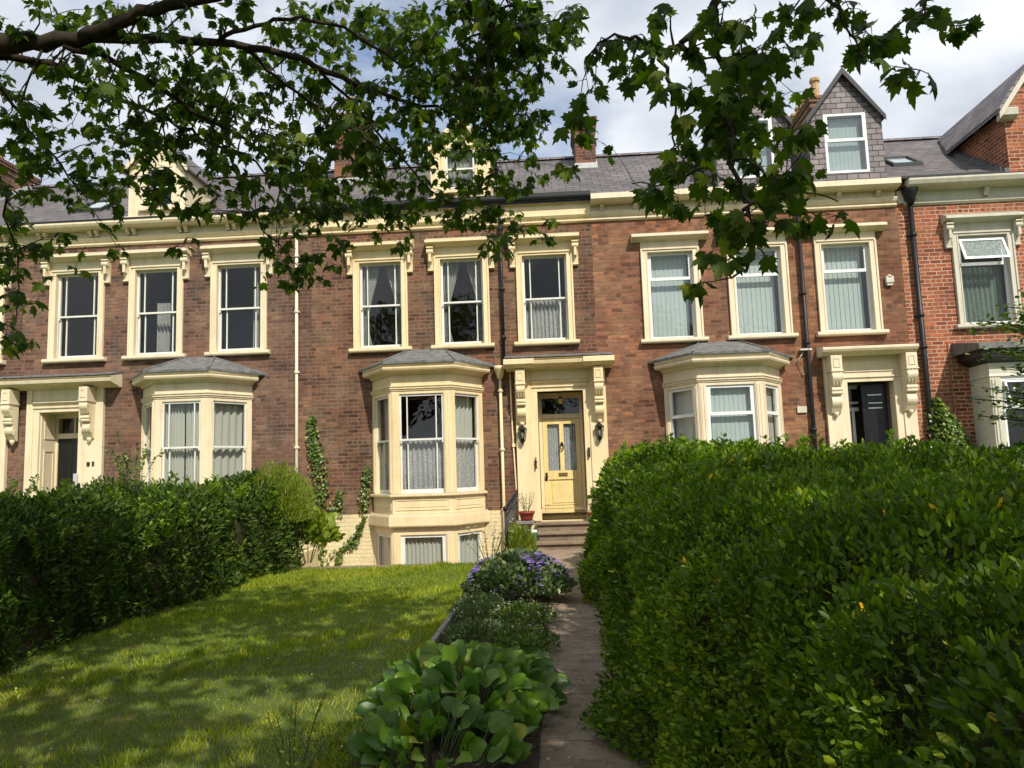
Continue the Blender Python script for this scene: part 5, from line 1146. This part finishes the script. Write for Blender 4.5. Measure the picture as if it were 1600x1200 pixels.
# thin flowering stems by the basement window
def stem_plant(name, label, x, y, n, h, spread, key, flkey=None, base=0.0, cat='plant', group=None, arch=0.2, leafsize=.04):
    B = thing(name, label, cat, (x, y, base), group); st = MB(); lp, ld = [], []; fp = []
    for i in range(n):
        a = RNG.random()*6.283; l_ = h*(.6+.4*RNG.random()); b0 = np.array([x, y, base])+np.array([math.cos(a), math.sin(a), 0])*.04
        tip = b0+np.array([math.cos(a)*spread*RNG.random(), math.sin(a)*spread*RNG.random(), l_]); mid = (b0+tip)/2+np.array([0, 0, arch*l_*.5])
        P_ = [b0, (b0+mid)/2+[0, 0, .02*arch], mid, (mid+tip)/2+[0, 0, .03*arch], tip]; st.tube(P_, [.004, .0035, .003, .0025, .0015], 4, False)
        for t in np.linspace(.2, 1, 9 if leafsize < .05 else 22):
            k = min(int(t*4), 3); f = t*4-k; lp.append(P_[k]*(1-f)+P_[k+1]*f); ld.append(rdir(1)[0]+[0, 0, .3])
        fp.append(tip)
    part('stems', st, 'stem', B); lp = np.array(lp); leaves('leaf_mass', lp, np.array(ld), rdir(len(lp))+[0, 0, .5], leafsize, 'privet', key, B, 1.1)
    if flkey: fp = np.repeat(np.array(fp), 5, 0); a = np.arange(len(fp))*1.256; leaves('flowers', fp, np.stack([np.cos(a), np.sin(a), .2+0*a], 1), rdir(len(fp))*.2+[0, -.5, 1], .03, 'petal', flkey, B)
    return B
stem_plant('columbine', 'thin stemmed plant with dark seed heads in front of the basement window', -1.15, -4.6, 16, .75, .5, 'lf_grey', 'fl_pale')
stem_plant('tall_grass_stalks', 'tall pale seeding grass stalks standing in the near lawn', -1.38, -13.05, 9, .42, .22, 'grass', None, 0, 'grass', None, .2, .03)
stem_plant('tall_grass_stalks', 'few thin grass stalks beside the broad leaves', -1.12, -13.0, 5, .3, .15, 'grass', None, 0, 'grass', None, .2, .025)
B = thing('dandelion', 'yellow dandelion flower at the edge of the path in front', 'flower', (-0.22, -12.85, 0)); st = MB(); st.tube([(-.22, -12.85, 0), (-.215, -12.86, .05)], .003, 5); part('stem', st, 'stem', B)
n = 40; a = np.arange(n)*.97; leaves('petals', np.tile(np.array([[-.215, -12.86, .05]]), (n, 1)), np.stack([np.cos(a), np.sin(a), .1+.9*RNG.random(n)], 1), rdir(n)+[0, 0, 1], .02, 'petal', 'fl_yellow', B, .6)

# ================================================================== POTS, TUB, RAILING
def planter(x, y, z, label, h=.19, r=.17):
    P_ = thing('flower_pot', label, 'plant pot', (x, y, z), 'red pots beside the door'); k = MB()
    k.lathe((x, y, z), [(r*.7, 0), (r*.78, h*.3), (r*.92, h*.72), (r*1.0, h*.74), (r*1.04, h), (r*.95, h), (r*.9, h*.85), (.01, h*.84)], 18); part('pot_body', k, 'terracotta', P_)
    k = MB(); k.lathe((x, y, z+h*.84), [(r*.9, 0), (r*.5, .015), (.01, .02)], 12); part('soil', k, 'soil', P_); return P_
k = MB(); px_, py_ = -.74, -.85
k.box(px_-.2, px_+.2, py_-.2, py_+.2, -.1, .0); k.lathe((px_, py_, 0), [(.17, 0), (.15, .04), (.14, .1), (.13, .34), (.16, .4), (.19, .43)], 24, False, .08); k.box(px_-.2, px_+.2, py_-.2, py_+.2, .43, .49)
tag(part('pedestal', k, 'greypot', org=(px_, py_, -.1), bevel=.008), 'grey fluted stone pedestal carrying the left red pot', 'pedestal')
planter(-.70, -.85, .492, 'red pot standing on the fluted grey pedestal left of the steps'); planter(.74, -.12, .407, 'red pot on the top step right of the door, half behind the hedge')
stem_plant('potted_plant', 'straggly flowering plant growing in the left red pot', -.70, -.85, 12, .42, .22, 'lf_grey', 'fl_pale', .65, 'plant')
stem_plant('potted_plant', 'leafy plant growing in the right red pot', .74, -.12, 14, .45, .2, 'lf_ivy', None, .57, 'plant')
T_ = thing('plastic_tub', 'green plastic tub with a white lid beside the steps', 'tub', (-.62, -1.7, -.03)); k = MB()
k.lathe((-.62, -1.7, -.03), [(.11, 0), (.135, .3), (.14, .31), (.14, .34)], 4, False); part('tub_body', k, 'green', T_); k = MB(); k.lathe((-.62, -1.7, .31), [(.15, 0), (.155, .04), (.14, .05)], 4, False); part('lid', k, 'upvc', T_)
G = thing('iron_railing', 'black iron railing guarding the sunken yard left of the steps', 'railing', (-.86, -2.2, 0)); k = MB()
k.tube([(-.92, -.06, .95), (-.92, -3.9, .75)], .018, 8); k.tube([(-.92, -.06, .12), (-.92, -3.9, .02)], .014, 8); part('rail', k, 'black', G)
for i in range(13):
    y_ = -.2-.3*i; zt = .95-.2*(y_+.06)/-3.84; b_ = MB(); b_.tube([(-.92, y_, -.02), (-.92, y_, zt+.12)], .009, 6); b_.lathe((-.92, y_, zt+.12), [(.009, 0), (.02, .02), (.004, .07)], 6); part('baluster', b_, 'black', G)
b_ = MB(); b_.tube([(-.92, -3.95, -.05), (-.92, -3.95, .85)], .022, 8); b_.lathe((-.92, -3.95, .85), [(.02, 0), (.045, .03), (.045, .06), (.01, .09)], 10); part('post', b_, 'black', G)

# ================================================================== IVY AND CLIMBERS
def ivy(label, pts, n, size, depth=.07, key='lf_ivy', stem=True, name='ivy'):
    """pts: list of (x, z, halfwidth) up the wall"""
    I = thing(name, label, 'ivy', (pts[0][0], -.05, 0)); P_ = np.array(pts, float); t = RNG.random(n)*(len(P_)-1); i = np.minimum(t.astype(int), len(P_)-2); f = (t-i)[:, None]
    c = P_[i]*(1-f)+P_[i+1]*f; u = RNG.normal(size=n)*.5; x = c[:, 0]+np.clip(u, -1, 1)*c[:, 2]; p = np.stack([x, -.03-depth*RNG.random(n)*(1-.5*np.abs(np.clip(u, -1, 1))), c[:, 1]+.03*RNG.normal(size=n)], 1)
    d = np.array([0, -.35, -.6])+RNG.normal(size=(n, 3))*.45; nn = np.array([0, -1, .5])+RNG.normal(size=(n, 3))*.4
    leaves('foliage', p, d, nn, size*(.6+.8*RNG.random(n)), 'oval', key, I, 1.25); st = MB(); st.tube([(a[0]+.02*math.sin(k*2), -.02, a[1]) for k, a in enumerate(pts)], .012, 6, False); part('stems', st, 'core_stem', I); return I
ivy('tall narrow column of ivy on the wall beside the cream drainpipe', [(-5.32, -1.0, .1), (-5.3, .4, .22), (-5.28, 1.2, .28), (-5.36, 1.9, .22), (-5.46, 2.3, .14), (-5.5, 2.75, .1), (-5.48, 2.85, .05)], 1100, .055)
ivy('short patch of ivy on the brick beside the centre bay', [(-4.35, .75, .1), (-4.3, 1.1, .14), (-4.26, 1.5, .12), (-4.22, 1.75, .04)], 230, .05)
ivy('small sprig of ivy at the foot of the brick wall', [(-4.92, .7, .1), (-4.88, 1.05, .09), (-4.84, 1.2, .03)], 130, .055)
ivy('ivy stem climbing diagonally over the cream basement wall', [(-5.1, -1.5, .08), (-5.05, -.6, .18), (-4.9, -.15, .22), (-4.6, .05, .14), (-4.45, .3, .07), (-4.3, .65, .05)], 260, .06)
ivy('big bright mound of ivy on the orange brick wall at the right', [(8.35, .0, .6), (8.4, .9, .55), (8.35, 1.6, .48), (8.28, 2.1, .33), (8.15, 2.5, .2), (8.1, 2.75, .08)], 6500, .065, .22)
for k, (x, y, z, lab) in enumerate([(-6.1, -6.2, 1.2, 'arching rose spray standing above the dark hedge in front of the left bay'), (-8.0, -6.0, .9, 'small leafy spray above the hedge in front of the black door'), (-6.6, -6.6, 1.15, 'short leafy spray poking above the hedge left of the bay')]):
    stem_plant('rose_spray', lab, x, y, [14, 10, 6][k], [1.0, .8, .5][k], [.75, .5, .4][k], 'lf_ivy', None, z, 'plant', 'sprays above the left hedge', .3, .065)

# ================================================================== TREES
def skeleton(pls):
    pts = []
    for pl in pls:
        P_ = [np.array(a[0]) for a in pl]; r = [a[1] for a in pl]
        for i in range(len(P_)-1):
            for t in np.linspace(0, 1, 8, endpoint=False): pts.append(np.append(P_[i]*(1-t)+P_[i+1]*t, r[i]*(1-t)+r[i+1]*t))
    return np.array(pts)
def smoothpl(pl, k=4):
    """Catmull-Rom through the authored points, with a little natural wobble"""
    P_ = np.array([a[0] for a in pl]); r = np.array([a[1] for a in pl]); out_ = []; n = len(P_)
    for i in range(n-1):
        p0, p1, p2, p3 = P_[max(i-1, 0)], P_[i], P_[i+1], P_[min(i+2, n-1)]
        for t in np.linspace(0, 1, k, endpoint=False):
            q = .5*((2*p1)+(-p0+p2)*t+(2*p0-5*p1+4*p2-p3)*t*t+(-p0+3*p1-3*p2+p3)*t**3); q = q+RNG.normal(size=3)*.012*(t > 0); out_.append((q, r[i]*(1-t)+r[i+1]*t))
    out_.append((P_[-1], r[-1])); return out_
def in_frame(p, mar=60):
    d = p-CAM; z = d@FW; x = 800+FPX*(d@RT)/np.maximum(z, .01); y = 600-FPX*(d@UP)/np.maximum(z, .01)
    return (z > 0.1) & (x > -mar) & (x < 1600+mar) & (y > -mar) & (y < 1200+mar)

def grow(T_, branches, grid, ox, oy, cell, depthf, leafsz, leafarea, hang, barkr=1.0, jit=.35, gainf=1.0):
    """limbs through authored points; twigs grow from the nearest limb out to where the crown has leaves"""
    bm = MB(); pls = [smoothpl(b) for b in branches]
    for pl in pls: bm.tube([a[0] for a in pl], [a[1]*barkr for a in pl], 8)
    part('branches', bm, 'bark', T_); sk = skeleton(pls); tw = MB(); lp, ld, ln_, ls = [], [], [], []
    for gy, row in enumerate(grid):
        for gx, ch in enumerate(row):
            if ch in ' .0': continue
            cov = min(int(ch)/10.0, .95); cx_, cy2 = ox+gx*cell+cell/2, oy+gy*cell+cell/2; dep = depthf(cx_, cy2)
            area_px = leafarea*(leafsz*FPX/dep)**2; nl = -math.log(1-cov)*cell*cell/area_px*gainf; per = 7.5; ntw = nl/per; ntw = int(ntw)+(RNG.random() < ntw-int(ntw))
            for _ in range(ntw):
                px_, py2 = cx_+(RNG.random()-.5)*cell, cy2+(RNG.random()-.5)*cell; tip = ray(px_, py2, dep+RNG.normal()*jit)
                dd = np.linalg.norm(sk[:, :3]-tip, axis=1)+RNG.random(len(sk))*.25; s = sk[np.argmin(dd)]; S = s[:3]; v = tip-S; ln2 = np.linalg.norm(v)
                side = np.cross(v, [0, 0, 1.0]); side = side/(np.linalg.norm(side)+1e-6)*ln2*.12*RNG.normal()
                mid = S+v*.5+side+np.array([0, 0, .08*ln2*RNG.normal()+.04*ln2]); r0 = min(s[3]*.7, .0055+.007*ln2)
                tw.tube([S, (S+mid)/2+side*.1, mid, (mid+tip)/2-side*.1, tip], [r0, r0*.85, r0*.7, r0*.5, .002], 5, False)
                if ln2 > .45: sk = np.vstack([sk, np.append(mid, r0*.7), np.append((mid+tip)/2, r0*.5), np.append((S+mid)/2, r0*.85)])
                m_ = 5+RNG.integers(0, 6)
                for j in range(m_):
                    t = 1-.55*RNG.random()**2*(j > 1); b0 = mid+(tip-mid)*max(0, (t-.45)/.55); o_ = rdir(1)[0]*[1, 1, .5]; o_[2] -= .25
                    q = b0+o_*leafsz*.6; lp.append(q); dz = -hang*(.5+RNG.random()); ld.append(o_*[1, 1, .4]+np.array([0, 0, dz])); ls.append(leafsz*(.6+.65*RNG.random()))
                    tocam = unit((CAM-q)[None])[0]; ln_.append(np.array([0, 0, 1.0])*(1.0-hang*.6)+RNG.normal(size=3)*.5+tocam*hang*.9*np.sign(RNG.normal()+.6))
                    tw.tube([b0, q], [.0022, .0015], 3, False)
    part('twigs', tw, 'bark', T_); lp = np.array(lp); leaves('foliage', lp, np.array(ld), np.array(ln_), np.array(ls), 'maple', 'lf_syc', T_, .95+.15*RNG.random(len(lp)), np.clip(.4+.25*RNG.normal(size=len(lp)), 0, 1)); return len(lp)

SUN_PATCHES = [(-3.6, -10.6, .7, .5), (-1.9, -8.6, .6, .6), (-3.6, -7.8, .7, .5), (.9, -12.6, .5, .6), (1.8, -11.0, .8, .8), (2.6, -13.0, 1, .7), (-3.3, -9.3, .8, .55), (-2.8, -11.2, .6, .4), (-1.9, -12.2, .55, .35), (-2.7, -12.9, .5, .35), (-2.7, -6.0, 2.2, 1.5), (1.6, -6.5, 1.5, 3.0), (-.1, -11.4, .35, .25), (.1, -12.8, .4, .3), (0.2, -5.2, .6, .9), (3.2, -9.5, 1.2, 1.5), (-5.8, -6.5, 1.2, 2.0), (-.6, -11.2, .4, .5)]  # ground ellipses meant to be sunlit; the unseen crowns are shaped around them
def crown(T_, cen, rad, ncl, per, size, key='lf_syc', hide=True, limbs=None, tr=None, trunk_r=.25, rmul=.35, extra=None):
    q = rdir(ncl*2)*RNG.random((ncl*2, 1))**(1/3)*1.0; c = np.array(cen)+q*np.array(rad)
    if hide: c = c[~in_frame(c, 130)]
    if extra is not None: c = c[extra(c)]
    g = c-np.array(SUN)*(c[:, 2:3]/SUN.z); r_ = RNG.random(len(c)); lit = np.zeros(len(c), bool)   # crown thinned where it would shade the chosen ground patches
    for gx, gy, rx, ry in SUN_PATCHES: lit |= ((g[:, 0]-gx)/rx)**2+((g[:, 1]-gy)/ry)**2 < 1
    c = c[~(lit & (r_ < .93))][:ncl]
    n = len(c)*per; p = np.repeat(c, per, 0)+RNG.normal(size=(n, 3))*[rmul, rmul, rmul*.45]
    k = ~in_frame(p, 40) if hide else np.ones(n, bool); p = p[k]; n = len(p)
    leaves('crown', p, RNG.normal(size=(n, 3))*[1, 1, .4]+[0, 0, -.3], RNG.normal(size=(n, 3))*.45+[0, 0, 1], size*(.7+.6*RNG.random(n)), 'maple', key, T_, 1.0, np.clip(.4+.25*RNG.normal(size=n), 0, 1))
    lm = MB(); top = np.array(tr[-1])
    for j in range(0, len(c), max(1, len(c)//70)):
        e = c[j]; s = np.array(tr[1])*(1-RNG.random()*.9)+top*RNG.random()*.0; t = .35+.6*RNG.random(); s = np.array(tr[0])*(1-t)+top*t; mid = (s+e)/2+[0, 0, .35]; 
        samp = np.array([s+(mid-s)*u for u in (0, .5, 1)]+[mid+(e-mid)*u for u in (.5, 1)])
        if hide and in_frame(samp, 40).any(): continue
        lm.tube(list(samp), [.07, .055, .04, .025, .01], 6, False)
    part('limbs', lm, 'bark', T_)
P5 = lambda x, y, d, r: (ray(x, y, d), r)
# --- left sycamore: its trunk stands outside the frame on the left
LT = thing('sycamore_tree', 'sycamore whose thick bough reaches across the top left of the photo', 'tree', (-7.0, -14.2, 0))
tk = MB(); tr = [(-7.0, -14.2, -.1), (-6.95, -14.15, 1.5), (-6.8, -14.1, 3.2), (-6.6, -14.2, 5.0), (-6.3, -14.6, 7.5)]; tk.tube([np.array(a) for a in tr], [.38, .3, .26, .22, .12], 14); tk.tube([np.array(tr[2])+[0, 0, .6], (-5.6, -13.4, 4.15), ray(-60, 75, 5.0)], [.15, .1, .078], 10); part('trunk', tk, 'bark', LT)
def dl(x, y): return 5.2+.9*max(0, min(1, (x)/800))+.5*math.sin(x*.013+y*.02)-(.9 if x > 690 and y < 210 else 0)
B1 = [P5(-60, 75, 5.0, .078), P5(0, 68, 5.0, .072), P5(90, 60, 5.0, .05), P5(200, 60, 5.05, .036), P5(330, 66, 5.1, .026), P5(440, 84, 5.2, .024), P5(480, 95, 5.25, .022), P5(550, 130, 5.3, .019), P5(620, 155, 5.4, .014), P5(700, 175, 5.5, .01), P5(790, 215, 5.6, .006)]
B2 = [P5(130, 58, 5.0, .045), P5(180, 38, 4.95, .042), P5(240, 18, 4.9, .038), P5(340, -5, 4.9, .03), P5(430, -40, 4.9, .025)]
B3 = [P5(-30, 85, 5.1, .03), P5(60, 98, 5.2, .026), P5(130, 125, 5.3, .02), P5(200, 160, 5.5, .016), P5(280, 200, 5.6, .013), P5(350, 232, 5.7, .011), P5(400, 252, 5.8, .009), P5(440, 300, 5.9, .005)]
B4 = [P5(100, 70, 5.0, .024), P5(180, 98, 5.1, .02), P5(260, 145, 5.3, .016), P5(330, 190, 5.5, .014), P5(400, 232, 5.7, .011), P5(470, 280, 5.9, .006)]
B5 = [P5(340, 66, 5.1, .016), P5(400, 40, 5.0, .014), P5(470, 26, 5.0, .012), P5(560, 58, 5.1, .01), P5(640, 110, 5.3, .009), P5(720, 172, 5.5, .007), P5(790, 250, 5.7, .004)]
B6 = [P5(375, 72, 5.15, .013), P5(430, 118, 5.3, .011), P5(500, 168, 5.5, .009), P5(560, 210, 5.7, .007), P5(625, 250, 5.9, .004)]
B7 = [P5(-40, 90, 5.2, .02), P5(10, 150, 5.3, .012), P5(60, 220, 5.4, .009), P5(120, 290, 5.5, .005)]; B8 = [P5(-40, 160, 5.2, .014), P5(-5, 260, 5.3, .01), P5(15, 360, 5.3, .007), P5(30, 450, 5.4, .005), P5(20, 520, 5.4, .003)]
B9 = [P5(760, -60, 4.3, .02), P5(768, 20, 4.3, .014), P5(765, 90, 4.3, .009), P5(740, 150, 4.3, .005)]; B10 = [P5(480, 95, 5.25, .012), P5(560, 170, 5.4, .01), P5(640, 260, 5.6, .007), P5(700, 320, 5.8, .004)]
B11 = [P5(330, 190, 5.5, .009), P5(380, 300, 5.6, .007), P5(420, 370, 5.6, .005), P5(470, 420, 5.6, .003)]
gridL = [
 '345645455656878998',
 '335554554566798998',
 '556566763556789980',
 '634567884667678980',
 '664767747787567870',
 '666654456877565664',
 '531233444777655521',
 '541101004432300530',
 '301000003410000000',
 '410000000000000000',
 '310000000000000000']
nl1 = grow(LT, [B1, B2, B3, B4, B5, B6, B7, B8, B9, B10, B11], gridL, 0, 0, 50, dl, .074, .24, .45, gainf=1.12)
crown(LT, (-4.0, -15.6, 6.9), (5.5, 4.2, 2.3), 235, 17, .2, tr=tr)
# --- right sycamore: a bough hangs down into the frame
RTt = thing('sycamore_tree', 'sycamore whose thin dark bough hangs down in front of the slate dormers', 'tree', (5.2, -19.6, 0))
tk = MB(); tr2 = [(5.2, -19.6, -.1), (5.2, -19.5, 2.0), (5.0, -19.3, 4.5), (4.6, -19.2, 7.8)]; tk.tube([np.array(a) for a in tr2], [.4, .32, .28, .12], 14)
tk.tube([np.array(tr2[1])+[0, 0, 1.5], (3.6, -17.4, 5.0), (2.0, -15.4, 4.7), ray(1130, -70, 3.6)], [.15, .09, .05, .03], 10); part('trunk', tk, 'bark', RTt)
def dr_(x, y): return 3.45+.25*math.sin(x*.02+y*.015)
C1 = [P5(1130, -70, 3.6, .03), P5(1122, -10, 3.55, .022), P5(1112, 15, 3.5, .019), P5(1085, 50, 3.5, .016), P5(1060, 72, 3.5, .014), P5(1030, 82, 3.5, .011), P5(985, 62, 3.5, .008), P5(950, 60, 3.55, .006), P5(915, 90, 3.6, .004)]
C2 = [P5(1124, -10, 3.55, .015), P5(1119, 60, 3.5, .014), P5(1130, 125, 3.45, .013), P5(1141, 185, 3.4, .012), P5(1141, 245, 3.35, .011), P5(1158, 305, 3.35, .010), P5(1175, 350, 3.3, .009), P5(1175, 395, 3.3, .008), P5(1165, 425, 3.3, .006), P5(1132, 430, 3.3, .004)]
C3 = [P5(1030, 84, 3.5, .010), P5(1050, 135, 3.5, .009), P5(1072, 165, 3.5, .008), P5(1120, 178, 3.5, .006)]; C4 = [P5(1045, 130, 3.5, .006), P5(1052, 200, 3.5, .005), P5(1066, 245, 3.5, .004), P5(1100, 268, 3.5, .003)]
C5 = [P5(1176, 362, 3.3, .005), P5(1185, 388, 3.28, .004), P5(1202, 398, 3.25, .002)]; C6 = [P5(1240, -80, 3.3, .012), P5(1285, -10, 3.3, .008), P5(1320, 40, 3.3, .006), P5(1345, 90, 3.3, .003)]; C7 = [P5(1470, -80, 3.4, .01), P5(1455, -10, 3.4, .005), P5(1440, 30, 3.4, .003)]
C8 = [P5(1141, 240, 3.35, .006), P5(1190, 265, 3.35, .005), P5(1240, 290, 3.4, .004), P5(1310, 315, 3.45, .003)]; C9 = [P5(1158, 305, 3.35, .006), P5(1210, 330, 3.4, .004), P5(1280, 340, 3.4, .003)]; C10 = [P5(1060, 75, 3.5, .006), P5(1110, 90, 3.5, .005), P5(1190, 70, 3.45, .003)]
C11 = [P5(1100, 262, 3.5, .005), P5(1040, 285, 3.5, .004), P5(985, 285, 3.5, .002)]
C0 = [P5(1140, -60, 3.6, .025), P5(1190, -75, 3.5, .018), P5(1300, -90, 3.4, .014), P5(1470, -80, 3.4, .011)]
#        850  900  950 1000 1050 1100 1150 1200 1250 1300 1350 1400 1450 1500
gridR = [ # rows of 50 px
 '00155666564541',
 '05665657587100',
 '07664675104400',
 '05336886400000',
 '00016885000000',
 '00465788531000',
 '00134777761000',
 '00004521330000',
 '00004520000000',
 '00000000000000']
nl2 = grow(RTt, [C0, C1, C2, C3, C4, C5, C6, C7, C8, C9, C10, C11], gridR, 850, 0, 50, dr_, .082, .27, .8, jit=.22)
crown(RTt, (4.2, -17.4, 6.6), (5.5, 4.4, 2.4), 250, 17, .2, tr=tr2)
# --- small tree at the right edge, in the next garden
GT = thing('garden_tree', 'small bright green tree cut by the right edge of the photo', 'tree', (5.0, -9.8, 0)); tk = MB(); tr3 = [(5.0, -9.8, 0), (5.0, -9.8, 1.2), (4.95, -9.8, 2.2), (4.9, -9.85, 3.2)]
tk.tube([np.array(a) for a in tr3], [.07, .06, .045, .02], 8)
lp = []
for k in range(120):
    z = 1.75+1.1*RNG.random(); a = RNG.random()*6.28; r = .35+.55*RNG.random(); e = np.array([4.7+r*math.cos(a), -9.8+r*math.sin(a), z+.1]); s = np.array([4.9, -9.8, z-.2]); tk.tube([s, (s+e)/2+[0, 0, .06], e], [.014, .009, .004], 5, False)
    for t in np.linspace(.45, 1, 26): lp.append(s+(e-s)*t+[0, 0, .06*math.sin(t*3.1)])
part('trunk', tk, 'bark', GT); lp = np.repeat(np.array(lp), 2, 0); n = len(lp); leaves('crown', lp+RNG.normal(size=(n, 3))*[.07, .07, .025], RNG.normal(size=(n, 3))*[1, 1, .3], RNG.normal(size=(n, 3))*.35+[0, 0, 1], .045*(.7+.6*RNG.random(n)), 'oval', 'lf_ivy', GT, 1.2)
bush('garden_shrub', 'rounded dark shrub at the right edge beyond the privet hedge', 'shrub', (4.9, -9.6, 1.1), (0.85, 0.7, 0.6), 4000, 0.055, 'lf_hedge', 'oval', 0.4, 1.2, seed=51)
print('leaves', nl1, nl2)
